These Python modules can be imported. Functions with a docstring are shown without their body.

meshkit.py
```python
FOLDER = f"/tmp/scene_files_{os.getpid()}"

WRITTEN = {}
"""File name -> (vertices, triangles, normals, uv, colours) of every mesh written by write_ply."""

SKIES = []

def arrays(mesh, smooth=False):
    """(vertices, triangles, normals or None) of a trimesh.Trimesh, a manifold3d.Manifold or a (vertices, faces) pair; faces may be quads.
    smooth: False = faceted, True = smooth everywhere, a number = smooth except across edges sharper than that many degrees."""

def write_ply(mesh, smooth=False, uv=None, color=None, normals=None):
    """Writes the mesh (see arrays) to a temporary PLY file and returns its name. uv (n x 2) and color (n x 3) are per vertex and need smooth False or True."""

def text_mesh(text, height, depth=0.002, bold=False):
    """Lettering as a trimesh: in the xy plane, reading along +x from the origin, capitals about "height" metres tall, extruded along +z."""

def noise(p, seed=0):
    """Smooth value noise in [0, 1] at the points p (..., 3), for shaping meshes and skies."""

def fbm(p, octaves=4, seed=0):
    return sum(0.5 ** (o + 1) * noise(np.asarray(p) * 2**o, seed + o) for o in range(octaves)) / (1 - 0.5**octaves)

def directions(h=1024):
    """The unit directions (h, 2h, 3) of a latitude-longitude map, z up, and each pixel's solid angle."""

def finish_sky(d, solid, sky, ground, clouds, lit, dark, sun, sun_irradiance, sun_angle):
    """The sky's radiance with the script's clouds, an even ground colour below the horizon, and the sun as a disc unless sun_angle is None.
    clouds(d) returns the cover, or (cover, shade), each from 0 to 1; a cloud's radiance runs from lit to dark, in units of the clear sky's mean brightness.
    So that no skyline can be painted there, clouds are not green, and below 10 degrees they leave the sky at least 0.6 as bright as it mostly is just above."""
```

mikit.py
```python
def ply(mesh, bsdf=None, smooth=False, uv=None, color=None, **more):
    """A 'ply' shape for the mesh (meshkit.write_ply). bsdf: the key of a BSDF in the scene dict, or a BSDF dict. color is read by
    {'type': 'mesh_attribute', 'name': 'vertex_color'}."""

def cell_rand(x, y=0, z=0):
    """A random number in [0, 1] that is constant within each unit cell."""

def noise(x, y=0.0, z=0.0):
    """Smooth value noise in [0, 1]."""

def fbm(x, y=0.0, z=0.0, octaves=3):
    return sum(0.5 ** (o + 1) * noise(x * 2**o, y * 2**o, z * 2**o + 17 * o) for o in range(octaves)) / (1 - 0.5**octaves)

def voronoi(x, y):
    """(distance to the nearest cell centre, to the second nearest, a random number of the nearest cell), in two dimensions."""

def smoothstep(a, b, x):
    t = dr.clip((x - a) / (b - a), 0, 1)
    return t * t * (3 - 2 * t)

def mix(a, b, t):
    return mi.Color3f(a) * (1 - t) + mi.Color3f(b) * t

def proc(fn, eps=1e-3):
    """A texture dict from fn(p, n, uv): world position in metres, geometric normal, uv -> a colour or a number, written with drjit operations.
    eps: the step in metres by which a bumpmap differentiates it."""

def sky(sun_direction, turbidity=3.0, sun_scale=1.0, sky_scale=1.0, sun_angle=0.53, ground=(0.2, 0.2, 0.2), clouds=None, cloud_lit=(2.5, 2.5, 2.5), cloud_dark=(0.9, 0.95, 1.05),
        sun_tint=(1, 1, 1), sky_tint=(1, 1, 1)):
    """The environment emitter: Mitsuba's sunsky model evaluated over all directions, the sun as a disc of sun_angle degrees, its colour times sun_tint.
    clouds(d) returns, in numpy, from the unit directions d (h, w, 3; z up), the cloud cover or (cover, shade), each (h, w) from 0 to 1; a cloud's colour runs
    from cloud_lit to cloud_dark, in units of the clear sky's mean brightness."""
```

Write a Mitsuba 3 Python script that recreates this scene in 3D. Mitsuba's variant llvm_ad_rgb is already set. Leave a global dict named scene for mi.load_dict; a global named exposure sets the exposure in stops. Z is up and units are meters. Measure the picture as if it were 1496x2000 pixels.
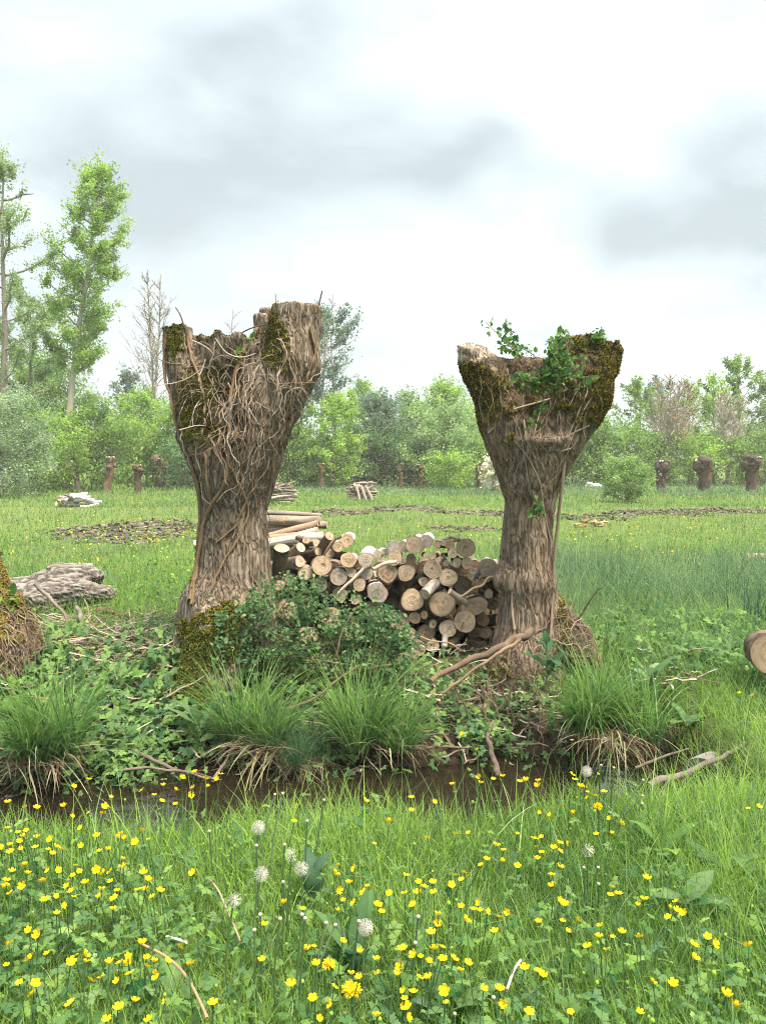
import math
import numpy as np
import drjit as dr
import mitsuba as mi
import mikit, meshkit
from scipy.ndimage import map_coordinates

T = mi.ScalarTransform4f
scene, labels = {}, {}
PI = math.pi

# ------------------------------------------------------------------ camera, sky, exposure
FPX, CX, CY, EYE = 1500.0, 748.0, 1000.0, 1.5
PITCH = math.atan(100.0 / FPX)                      # horizon at row 900 of 2000
SP, CP = math.sin(PITCH), math.cos(PITCH)
scene['camera'] = {'type': 'perspective', 'fov': math.degrees(2 * math.atan(748.0 / FPX)), 'fov_axis': 'x',
                   'near_clip': 0.05, 'far_clip': 600.0,
                   'to_world': T().look_at(origin=[0, 0, EYE], target=[0, CP, EYE - SP], up=[0, 0, 1])}


def ray(u, v):
    dx, dy = (u - CX) / FPX, (CY - v) / FPX
    return np.array([dx, CP + dy * SP, -SP + dy * CP])


def W(u, v, y):
    """point at depth y (world) seen at photo position (u, v)"""
    d = ray(u, v)
    return np.array([0, 0, EYE]) + d * (y / d[1])


def G(u, v, z=0.0):
    d = ray(u, v)
    return np.array([0, 0, EYE]) + d * ((z - EYE) / d[2])


def sstep(a, b, x):
    t = np.clip((np.asarray(x, float) - a) / (b - a), 0, 1)
    return t * t * (3 - 2 * t)


def clouds(d):
    el = np.arcsin(np.clip(d[..., 2], 0, 1))
    k = 1.0 / (d[..., 2] + 0.22)
    p = .35 * np.stack([d[..., 0] * k * 1.5, d[..., 1] * k * 2.4, np.zeros_like(k)], -1) + d * np.array([2.7, 2.7, 5.2])
    w = meshkit.fbm(p * 0.9 + 7.3, 3, seed=5)[..., None]
    n = meshkit.fbm(p + w * 1.3 + 3.1, 6, seed=11)
    n2 = meshkit.fbm(p * 2.3 + w * 1.0 + 9.1, 5, seed=21)
    L = 0.92 + 0.75 * (n - 0.5) + 0.55 * (n2 - 0.5)
    for (u, v, ru, rv, amp) in ((1130, 170, 300, 230, .42), (1150, 560, 560, 60, .22), (560, 520, 230, 45, .22), (150, 120, 330, 150, .10),
                                (640, 320, 520, 130, -.13), (760, 370, 950, 110, -.09), (1250, 440, 330, 80, -.15), (1440, 180, 130, 200, -.15), (330, 430, 240, 130, -.06), (1080, 690, 170, 30, -.1), (690, 60, 180, 90, -.06), (850, 690, 600, 120, .12)):
        c = ray(u, v); c /= np.linalg.norm(c)
        r = np.cross(c, [0, 0, 1]); r /= np.linalg.norm(r); up = np.cross(r, c)
        wob = (w[..., 0] - .5) * .22
        a, b = d @ r + wob, d @ up + wob * .4
        g = np.exp(-((a / (ru / FPX)) ** 2 + (b / (rv / FPX)) ** 2)) * ((d @ c) > 0)
        L = L + amp * g
    L = np.clip(L, 0.73, 1.3)
    L = 0.45 * L * (1 + 1.2 * sstep(0.5, 1.35, el))           # overcast skies are brighter overhead
    return np.ones_like(L), (2.8 - L) / (2.8 - 0.2)


HAZE = 0.0014
scene['air'] = {'type': 'homogeneous', 'albedo': .96, 'sigma_t': HAZE}
scene['haze'] = {'type': 'cube', 'to_world': T().translate([0, 72, 9.2]).scale([145, 84, 10.9]), 'bsdf': {'type': 'null'}, 'interior': {'type': 'ref', 'id': 'air'}}
labels['haze'] = {'label': 'thin pale haze in the air over the meadow', 'kind': 'stuff'}
scene['camera']['medium'] = {'type': 'ref', 'id': 'air'}
scene['sky'] = mikit.sky([0.30, -0.25, 0.92], turbidity=3, sun_scale=0.30, sun_angle=26, ground=(0.08, 0.11, 0.05), clouds=clouds,
                         cloud_lit=(2.52, 2.76, 2.88), cloud_dark=(0.158, 0.196, 0.219))
exposure = 4.68

# ------------------------------------------------------------------ materials
VC = {'type': 'mesh_attribute', 'name': 'vertex_color'}


def material(kind, col):
    if kind == 'mat_leaf': return {'type': 'principledthin', 'base_color': col, 'roughness': 0.45, 'diff_trans': 0.95, 'spec_trans': 0.0, 'eta': 1.35}
    if kind == 'mat_straw': return {'type': 'principledthin', 'base_color': col, 'roughness': 0.6, 'diff_trans': 0.6, 'spec_trans': 0.0, 'eta': 1.3}
    if kind == 'mat_petal': return {'type': 'principledthin', 'base_color': col, 'roughness': 0.35, 'diff_trans': 0.5, 'spec_trans': 0.0, 'eta': 1.4}
    rough, spec = {'mat_wood': (.85, .25), 'mat_soft': (1.0, .05)}[kind]
    return {'type': 'twosided', 'b': {'type': 'principled', 'base_color': col, 'roughness': rough, 'specular': spec}}


for _m in ('mat_wood', 'mat_soft', 'mat_leaf'): scene[_m] = material(_m, VC)


def bark_crack(p):
    w = mikit.fbm(p.x * 7, p.y * 7, p.z * 4, 2)
    n = mikit.fbm(p.x * 52 + 5 * w, p.y * 52 + 3, p.z * 3.6 + 4 * w, 2)
    m = mikit.fbm(p.x * 110, p.y * 110, p.z * 22 + 9, 2)
    return mikit.smoothstep(0.02, 0.24, dr.abs(2 * n - 1)) * (0.75 + 0.25 * mikit.smoothstep(0.3, 0.6, m))


def crack_weight(p, n, uv):
    return 0.62 * (1 - bark_crack(p))


def crack_bump(p, n, uv):
    return 0.009 * bark_crack(p)


scene['mat_bark'] = {'type': 'bumpmap', 'arbitrary': mikit.proc(crack_bump, 2e-3), 'scale': 1.0,
                     'bsdf': {'type': 'blendbsdf', 'weight': mikit.proc(crack_weight), 'a': material('mat_wood', VC)['b'],
                              'b': {'type': 'principled', 'base_color': {'type': 'rgb', 'value': [.035, .026, .02]}, 'roughness': .95, 'specular': .1}}}
scene['mat_bark'] = {'type': 'twosided', 'b': scene['mat_bark']}


def water_bump(p, n, uv):
    return 0.006 * mikit.fbm(p.x * 9 + p.y * 2, p.y * 16, 0.0, 3)


scene['mat_water'] = {'type': 'twosided', 'b': {'type': 'bumpmap', 'arbitrary': mikit.proc(water_bump, 4e-3), 'scale': 1.0,
                      'bsdf': {'type': 'principled', 'base_color': {'type': 'rgb', 'value': [0.012, 0.0085, 0.006]}, 'roughness': 0.07, 'specular': 0.45}}}


# ------------------------------------------------------------------ mesh helpers
def rng(seed):
    return np.random.default_rng(seed)


def norm(a):
    return a / (np.linalg.norm(a, axis=-1, keepdims=True) + 1e-12)


def join(parts):
    parts = [p for p in parts if p is not None and len(p[0])]
    V, F, C, at = [], [], [], 0
    for v, f, c in parts:
        V.append(v); F.append(f + at); C.append(c); at += len(v)
    return np.vstack(V), np.vstack(F), np.vstack(C)


def num(key):
    if key not in USED:
        USED.add(key); return key
    i = 1
    while f'{key}_{i:03d}' in USED:
        i += 1
    k = f'{key}_{i:03d}'; USED.add(k); return k


USED = set()


PENDING, _FILES = [], {}


def put(key, mesh, mat, smooth=False, to_world=None, exact=False):
    """a mesh (vertices, faces, vertex colours) as one entry of the scene; written by finish()"""
    if mat == 'mat_leaf':                                 # spring greens lean to blue rather than yellow
        c = mesh[2]; mesh = (mesh[0], mesh[1], np.where(c[:, 1:2] > c[:, :1], c * np.array([.94, 1.03, 1.27]), c))
    k = num(key); scene[k] = {'type': 'ply'}
    PENDING.append((k, mesh, mat, bool(smooth), to_world, exact))
    return k


def finish():
    """Mitsuba joins meshes that carry uv but not those with colour attributes, so each material's colours are given as two coordinates (uv) in the plane that fits them best"""
    fam = {}
    for k, m, mat, sm, tw, ex in PENDING:
        if not ex: fam.setdefault(mat, []).append(m[2][:: max(1, len(m[2]) // 3000)])
    basis = {}
    for mat, cs in fam.items():
        C = np.clip(np.vstack(cs), 0, 1); mean = C.mean(0)
        B = np.linalg.svd((C - mean)[:: max(1, len(C) // 60000)], full_matrices=False)[2][:2]
        basis[mat] = (mean, B)

        def fn(p, n, uv, o=mean.tolist(), a=B[0].tolist(), b=B[1].tolist()):
            return mi.Color3f(*[dr.clip(o[i] + a[i] * uv.x + b[i] * uv.y, 0.004, 1) for i in range(3)])
        scene[mat + '_plain'] = material(mat, mikit.proc(fn))
    for k, m, mat, sm, tw, ex in PENDING:
        v, f, c = m
        if ex: s = mikit.ply((v, f), mat, smooth=sm, color=np.clip(c, 0, 1))
        else:
            key = (id(v), mat, sm)
            if key not in _FILES:
                mean, B = basis[mat]
                _FILES[key] = (mikit.ply((v, f), mat + '_plain', smooth=sm, uv=(np.clip(c, 0, 1) - mean) @ B.T), v)
            s = dict(_FILES[key][0])
        if tw is not None: s['to_world'] = tw
        scene[k] = s


def tag(key, label, cat=None, group=None, kind=None):
    d = {'label': label}
    if cat: d['category'] = cat
    if group: d['group'] = group
    if kind: d['kind'] = kind
    labels[key] = d


def thing(name, label, cat, group=None):
    k = num(name); tag(k, label, cat, group); return k


def scatter(tv, tf, pos, frame, scale, col, tcol=None):
    """copies of a small template: frame (n,3,3) rows = axes of the template's x, y, z; scale (n,) or (n,3)"""
    n, m = len(pos), len(tv)
    sc = np.asarray(scale, float)
    sc = sc[:, None] if sc.ndim == 1 else sc
    loc = tv[None] * sc[:, None, :]
    v = pos[:, None] + np.einsum('nmk,nkj->nmj', loc, frame)
    f = (tf[None] + (np.arange(n) * m)[:, None, None]).reshape(-1, 3)
    c = np.repeat(col[:, None], m, 1)
    if tcol is not None:
        c = c * tcol[None]
    return v.reshape(-1, 3), f, c.reshape(-1, 3)


def frames(D, N):
    """x axis along D, z axis near N"""
    D = norm(D); y = norm(np.cross(N, D)); z = np.cross(D, y)
    return np.stack([D, y, z], 1)


def tubes(P, R, sides=5, col=(.2, .15, .1), cap=False):
    P = np.asarray(P, float)
    if P.ndim == 2: P = P[None]
    k, m, _ = P.shape
    R = np.broadcast_to(np.asarray(R, float), (k, m)) if np.ndim(R) != 1 or len(np.atleast_1d(R)) == m else np.repeat(np.asarray(R)[:, None], m, 1)
    t = norm(np.gradient(P, axis=1))
    mean = norm(P[:, -1] - P[:, 0] + 1e-6)
    ref = np.where(np.abs(mean[:, 2:]) < .8, [0, 0, 1.], [1., 0, 0])
    a = norm(np.cross(t, ref[:, None])); b = np.cross(t, a)
    ang = np.arange(sides) * 2 * PI / sides
    v = P[:, :, None] + R[:, :, None, None] * (np.cos(ang)[None, None, :, None] * a[:, :, None] + np.sin(ang)[None, None, :, None] * b[:, :, None])
    i, j = np.meshgrid(np.arange(m - 1), np.arange(sides), indexing='ij')
    q = np.stack([i * sides + j, i * sides + (j + 1) % sides, (i + 1) * sides + (j + 1) % sides, (i + 1) * sides + j], -1).reshape(-1, 4)
    f = np.vstack([q[:, [0, 1, 2]], q[:, [0, 2, 3]]])
    f = (f[None] + (np.arange(k) * m * sides)[:, None, None]).reshape(-1, 3)
    col = np.asarray(col, float)
    c = np.broadcast_to(col if col.ndim == 1 else col[:, None, None] if col.ndim == 2 else col[:, :, None], (k, m, sides, 3)).reshape(-1, 3)
    v = v.reshape(-1, 3)
    if cap:
        caps, cc, at = [], [], len(v)
        for q_ in range(k):
            for e in (0, m - 1):
                caps.append(P[q_, e]); cc.append(c[(q_ * m + e) * sides])
                r0 = (q_ * m + e) * sides
                f = np.vstack([f, [[r0 + s, r0 + (s + 1) % sides, at] for s in range(sides)]]); at += 1
        v = np.vstack([v, caps]); c = np.vstack([c, cc])
    return v, f, c


def blades(base, h, w, az, th0, th1, col, segs=3, r=None, tip=1.12, root=0.75):
    """curved grass blades: tilt from the upright th0 at the root, bending on by th1"""
    n = len(base)
    d = np.stack([np.cos(az), np.sin(az), np.zeros(n)], 1)
    tw = az + PI / 2 + (r.uniform(-.9, .9, n) if r is not None else 0)
    s = np.stack([np.cos(tw), np.sin(tw), np.zeros(n)], 1)
    pts, p = [np.array(base, float)], np.array(base, float)
    for k in range(segs):
        th = th0 + th1 * (k + .5) / segs
        p = p + (h / segs)[:, None] * (np.sin(th)[:, None] * d + np.cos(th)[:, None] * np.array([0, 0, 1.]))
        pts.append(p)
    V, C = [], []
    for k in range(segs):
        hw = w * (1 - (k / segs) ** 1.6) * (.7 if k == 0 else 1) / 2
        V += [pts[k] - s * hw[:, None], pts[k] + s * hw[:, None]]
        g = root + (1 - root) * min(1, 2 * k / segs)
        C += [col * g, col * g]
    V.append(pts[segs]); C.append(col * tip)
    m = 2 * segs + 1
    f = []
    for k in range(segs - 1):
        f += [[2 * k, 2 * k + 1, 2 * k + 3], [2 * k, 2 * k + 3, 2 * k + 2]]
    f.append([2 * segs - 2, 2 * segs - 1, 2 * segs])
    F = (np.array(f)[None] + (np.arange(n) * m)[:, None, None]).reshape(-1, 3)
    return np.stack(V, 1).reshape(-1, 3), F, np.stack(C, 1).reshape(-1, 3)


def pick(r, cols, n, jit=.15):
    cols = np.asarray(cols, float)
    c = cols[r.integers(0, len(cols), n)]
    return c * (1 + jit * r.standard_normal((n, 1))).clip(.5, 1.6) * (1 + .06 * r.standard_normal((n, 3)))


LEAF4 = (np.array([[0, 0, 0], [.45, .36, .06], [1, 0, -.04], [.45, -.36, .06]], float), np.array([[0, 1, 2], [0, 2, 3]]))
# a leaf folded along its midrib with a rounder outline
LEAF6 = (np.array([[0, 0, 0], [.25, .3, .07], [.65, .3, .07], [1, 0, -.08], [.65, -.3, .07], [.25, -.3, .07], [.5, 0, 0]], float),
         np.array([[0, 1, 6], [1, 2, 6], [2, 3, 6], [3, 4, 6], [4, 5, 6], [5, 0, 6]]))


def _lobed():
    v, f = [], []
    for a in (-1.15, 0, 1.15):
        ca, sa = math.cos(a), math.sin(a)
        b = len(v)
        for (x, y, z) in ((.05, 0, 0), (.35, .2, .05), (.62, .33, .02), (.7, .14, .04), (1, .05, -.1), (.7, -.12, .04), (.64, -.32, .02), (.35, -.2, .05)):
            v.append((x * ca - y * sa, x * sa + y * ca, z))
        f += [[b, b + 1, b + 7], [b + 1, b + 2, b + 3], [b + 1, b + 3, b + 5], [b + 1, b + 5, b + 7], [b + 3, b + 4, b + 5], [b + 7, b + 5, b + 6]]
    return np.array(v, float), np.array(f)


LOBED = _lobed()


def leafcloud(r, pos, size, cols, up=.6, out=None, tmpl=LEAF4, jit=.15, sizejit=.35):
    n = len(pos)
    N = norm(r.standard_normal((n, 3)) + np.array([0, 0, up * 1.6]) + (0 if out is None else out))
    D = norm(r.standard_normal((n, 3)) + np.array([0, 0, -.2]))
    s = size * (1 + sizejit * r.standard_normal(n)).clip(.4, 1.9)
    return scatter(tmpl[0], tmpl[1], pos, frames(D, N), s, pick(r, cols, n, jit))


# ------------------------------------------------------------------ solid shapes from distance fields
class Solid:
    def __init__(self, lo, hi, h, fn):
        self.lo, self.h = np.asarray(lo, float), h
        self.n = np.ceil((np.asarray(hi, float) - self.lo) / h).astype(int) + 1
        ax = [self.lo[k] + h * np.arange(self.n[k]) for k in range(3)]
        cn = (self.n + 3) // 4 + 1                        # a coarse grid first; the fine one only near the surface
        C = fn(np.stack(np.meshgrid(*[self.lo[k] + 4 * h * np.arange(cn[k]) for k in range(3)], indexing='ij'), -1).reshape(-1, 3)).reshape(cn)
        up = C
        for k in range(3):
            t = np.arange(self.n[k]) / 4; i = t.astype(int); w = (t - i).reshape([-1 if j == k else 1 for j in range(3)])
            up = np.take(up, i, k) * (1 - w) + np.take(up, i + 1, k) * w
        near = np.argwhere(np.abs(up) < 5 * h)
        up[tuple(near.T)] = fn(self.lo + h * near)
        self.F = up

    def at(self, p):
        return map_coordinates(self.F, ((p - self.lo) / self.h).reshape(-1, 3).T, order=1, mode='nearest').reshape(p.shape[:-1])

    def grad(self, p):
        e = self.h
        return norm(np.stack([self.at(p + np.eye(3)[k] * e) - self.at(p - np.eye(3)[k] * e) for k in range(3)], -1))

    def hit(self, u, v, y0):
        d = ray(u, v); d = d / d[1]; p = np.array([0, 0, EYE]) + d * (y0 - 1.2)
        for _ in range(400):
            s = float(self.at(p[None])[0])
            if s < .003: return p
            p = p + d * max(.004, min(s, .05) * .8)
            if p[1] > y0 + .8: return None
        return None

    def mesh(self):
        """surface nets"""
        F, h = self.F, self.h
        inside = F < 0
        nx, ny, nz = F.shape
        acc = np.zeros((nx - 1, ny - 1, nz - 1, 3)); cnt = np.zeros((nx - 1, ny - 1, nz - 1))
        corners = [(a, b, c) for a in (0, 1) for b in (0, 1) for c in (0, 1)]
        sl = lambda o: tuple(slice(o[k], F.shape[k] - 1 + o[k]) for k in range(3))
        for o in corners:
            for k in range(3):
                if o[k]: continue
                q = list(o); q[k] = 1
                A, B = F[sl(o)], F[sl(q)]
                x = (A < 0) != (B < 0)
                t = np.where(x, A / np.where(x, A - B, 1), 0)
                for j in range(3):
                    acc[..., j] += np.where(x, o[j] + (t if j == k else 0), 0)
                cnt += x
        on = cnt > 0
        idx = np.full(on.shape, -1); idx[on] = np.arange(on.sum())
        cell = np.argwhere(on)
        V = self.lo + h * (cell + acc[on] / cnt[on][:, None])
        quads = []
        for k in range(3):
            o = [(0, 0, 0)] * 4
            a, b = [(1, 2), (2, 0), (0, 1)][k]
            A = [slice(1, -1)] * 3; A[k] = slice(0, -1)
            B = [slice(1, -1)] * 3; B[k] = slice(1, None)
            I, J = inside[tuple(A)], inside[tuple(B)]
            for cond, flip in ((I & ~J, False), (~I & J, True)):
                e = np.argwhere(cond)
                if not len(e): continue
                g = e.copy(); g[:, a] += 1; g[:, b] += 1          # grid index of the edge's low end
                def c(da, db):
                    q = g.copy(); q[:, a] += da; q[:, b] += db
                    return idx[q[:, 0], q[:, 1], q[:, 2]]
                Q = np.stack([c(-1, -1), c(0, -1), c(0, 0), c(-1, 0)], 1)
                quads.append(Q[:, ::-1] if flip else Q)
        Q = np.vstack(quads)
        return V, np.vstack([Q[:, [0, 1, 2]], Q[:, [0, 2, 3]]])


def capsule(p, a, b, ra, rb):
    a, b = np.asarray(a, float), np.asarray(b, float)
    t = np.clip(((p - a) @ (b - a)) / ((b - a) @ (b - a)), 0, 1)
    return np.linalg.norm(p - a - t[:, None] * (b - a), axis=1) - (ra + t * (rb - ra))


def chain(p, pts, rad):
    d = None
    for k in range(len(pts) - 1):
        c = capsule(p, pts[k], pts[k + 1], rad[k], rad[k + 1])
        d = c if d is None else np.minimum(d, c)
    return d


def smin(a, b, k):
    h = np.clip(.5 + .5 * (b - a) / k, 0, 1)
    return b * (1 - h) + a * h - k * h * (1 - h)


def loft(p, zs, xs, ys, rx, ry):
    z = np.clip(p[:, 2], min(zs), max(zs))
    o = np.argsort(zs)
    I = lambda q: np.interp(z, np.asarray(zs)[o], np.asarray(q)[o])
    ax, ay = I(rx), I(ry)
    q = np.sqrt(((p[:, 0] - I(xs)) / ax) ** 2 + ((p[:, 1] - I(ys)) / ay) ** 2)
    d = (q - 1) * np.minimum(ax, ay)
    return np.maximum(d, np.maximum(p[:, 2] - max(zs), min(zs) - p[:, 2]))


def vnormals(V, F):
    n = np.zeros_like(V); f = np.cross(V[F[:, 1]] - V[F[:, 0]], V[F[:, 2]] - V[F[:, 0]])
    for k in range(3): np.add.at(n, F[:, k], f)
    return norm(n)


# ------------------------------------------------------------------ terrain
def cross_s(x, y):
    return y - 0.11 * x


def crossing(x):
    return sstep(1.55, 2.1, x)


def H(x, y):
    x, y = np.asarray(x, float), np.asarray(y, float)
    s = cross_s(x, y) + .07 * np.sin(x * 2.3 + 1) + .04 * np.sin(x * 6.1)
    near = 1 - sstep(2.98, 3.45, s)
    far = .30 * sstep(4.62, 4.95, s) + .70 * sstep(4.8, 6.15, s)
    h = -.62 * (1 - np.maximum(near, far))
    c = crossing(x)
    h = h * (1 - c) + np.maximum(h, -.10 * np.exp(-((s - 4.2) / .8) ** 2)) * c
    h = h - .16 * np.exp(-(((x - .15) / .9) ** 2 + ((y - 6.5) / .55) ** 2))
    p = np.stack([x, y, 0 * x], -1)
    h = h + .05 * (meshkit.fbm(p * 1.7, 3, 3) - .5) + .14 * (meshkit.fbm(p * .22, 2, 4) - .5) * sstep(6.5, 12, y)
    return h


def mud_mask(x, y):
    """bare churned strips in the meadow"""
    x, y = np.asarray(x, float), np.asarray(y, float)
    p = np.stack([x, y * .55, 0 * x], -1)
    n = meshkit.fbm(p * .55 + 3, 4, 9)
    band = np.exp(-((y - (22.3 - .06 * x + 1.3 * np.sin(x * .7 + 1) + .6 * np.sin(x * 1.9))) / 1.5) ** 2) * sstep(-3.2, -1.2, x) * 1.02
    left = np.exp(-((y - 16.5) / 3.6) ** 2) * np.exp(-((x + 5.2) / 2.3) ** 2) * .95
    mid = np.exp(-((y - 10.7) / .7) ** 2) * np.exp(-((x - .25) / .8) ** 2) * .75 + np.exp(-((y - 17) / .9) ** 2) * np.exp(-((x - 1.9) / 1.3) ** 2) * .8
    m = np.maximum(np.maximum(band, left), mid)
    f = meshkit.fbm(p * np.array([2.2, 3.5, 1]) + 8, 3, 19)
    return sstep(.46, .66, m * (.40 + 1.1 * n) + .55 * (f - .5))


def soil_col(p, n, uv):
    a = mikit.fbm(p.x * 6, p.y * 6, p.z * 6, 4)
    b = mikit.fbm(p.x * .9, p.y * .9, 3.0, 3)
    soil = mikit.mix([.016, .012, .009], [.052, .039, .029], a)
    thatch = mikit.mix([.045, .065, .022], [.09, .13, .035], a)
    k = mikit.smoothstep(-.22, -.05, p.z + .06 * b)
    c = mikit.mix(soil, thatch, k)
    return c


def ground():
    sx = np.sinh(np.linspace(-5.2, 5.2, 460)); sx = sx / sx[-1] * 140
    ys = np.concatenate([np.arange(-6, 1.5, .25), np.arange(1.5, 7.5, .03), 7.5 + .03 * np.cumsum(1.032 ** np.arange(1, 165))])
    ys = np.append(ys[ys < 148], 150)
    X, Y = np.meshgrid(sx, ys, indexing='ij')
    Z = H(X, Y)
    m = mud_mask(X, Y)
    pn = np.stack([X, Y, 0 * X], -1)
    near = (1 - sstep(30, 60, np.abs(X))) * (1 - sstep(60, 120, Y))
    Z = Z * (.2 + .8 * near) + m * .12 * (meshkit.fbm(pn * 3.0, 3, 31) - .55) * near
    a, b = X.shape
    i, j = np.meshgrid(np.arange(a - 1), np.arange(b - 1), indexing='ij')
    q = np.stack([i * b + j, (i + 1) * b + j, (i + 1) * b + j + 1, i * b + j + 1], -1).reshape(-1, 4)
    V = np.stack([X, Y, Z], -1).reshape(-1, 3)
    return V, np.vstack([q[:, [0, 1, 2]], q[:, [0, 2, 3]]])


scene['mat_ground'] = {'type': 'twosided', 'b': {'type': 'principled', 'base_color': mikit.proc(soil_col), 'roughness': .95, 'specular': .15}}
_v, _f = ground()
scene[num('ground')] = mikit.ply((_v, _f), 'mat_ground', smooth=True)
tag('ground', 'meadow ground with stream banks under the grass', kind='structure')
_v = np.array([[-9, -1.1, 0], [2.4, .2, 0], [2.4, 1.8, 0], [-9, .5, 0]], float) + [0, 4.0, -.455]
_v[:, 1] = [2.2, 3.5, 5.3, 4.3]
scene[num('stream_water')] = mikit.ply((_v, np.array([[0, 1, 2], [0, 2, 3]])), 'mat_water')
tag('stream_water', 'shallow brown water of the narrow stream between grass bank and trees', kind='structure')

# ------------------------------------------------------------------ the two big pollards and the stump at the edge
BARK_D, BARK_M, BARK_L = np.array([.11, .088, .066]), np.array([.238, .195, .150]), np.array([.345, .298, .242])
MOSS_D, MOSS_L, MOSS_O = np.array([.045, .050, .008]), np.array([.175, .175, .018]), np.array([.21, .135, .03])


def bark_mesh(sol, seed, amp=.016, fx=27, fz=2.6, tint=(1, 1, 1), moss=None, rot=None, lump=.02):
    """surface of the solid with vertical bark furrows pushed in and the moss mask coloured on; returns the mesh and the moss weight"""
    V, F = sol.mesh()
    N = vnormals(V, F)
    wv = (meshkit.fbm(V * np.array([5, 5, 2.2]), 3, seed) - .5)[:, None]
    q = V * np.array([fx, fx, fz]) + wv * np.array([5., 5., 1.5])
    n1 = meshkit.fbm(q, 2, seed + 1); n2 = meshkit.fbm(q * np.array([2.1, 2.1, 3.]) + 7, 2, seed + 2)
    rid = sstep(0, .30, np.abs(2 * n1 - 1)) * .75 + .25 * sstep(0, .35, np.abs(2 * n2 - 1))
    big = meshkit.fbm(V * np.array([4, 4, 3.]), 3, seed + 3)
    m = moss(V, N) if moss else np.zeros(len(V))
    mf = meshkit.fbm(V * 28., 3, seed + 5)
    m = sstep(.35, .65, m * 1.0 + (mf - .5) * .9) * (m > .02)
    d = amp * (rid - .7) * (1 - .7 * m) + (lump * (1 + 2.6 * sstep(1.35, 1.75, V[:, 2]))) * (big - .5) + m * (.006 + .022 * (mf - .4))
    V = V + N * d[:, None]
    g = meshkit.fbm(V * np.array([14, 14, 9.]), 3, seed + 8)[:, None]
    c = BARK_D + (BARK_M - BARK_D) * (rid ** .8)[:, None]
    c = c + (BARK_L - BARK_M) * sstep(.45, .75, g) * rid[:, None]
    c = c * np.array(tint)
    mc = MOSS_D + (MOSS_L - MOSS_D) * sstep(.3, .75, mf)[:, None]
    mc = mc + (MOSS_O - mc) * sstep(.55, .8, meshkit.fbm(V * 6., 2, seed + 9))[:, None] * .8
    return (V, F, c * (1 - m)[:, None] + mc * m[:, None]), m


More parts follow.
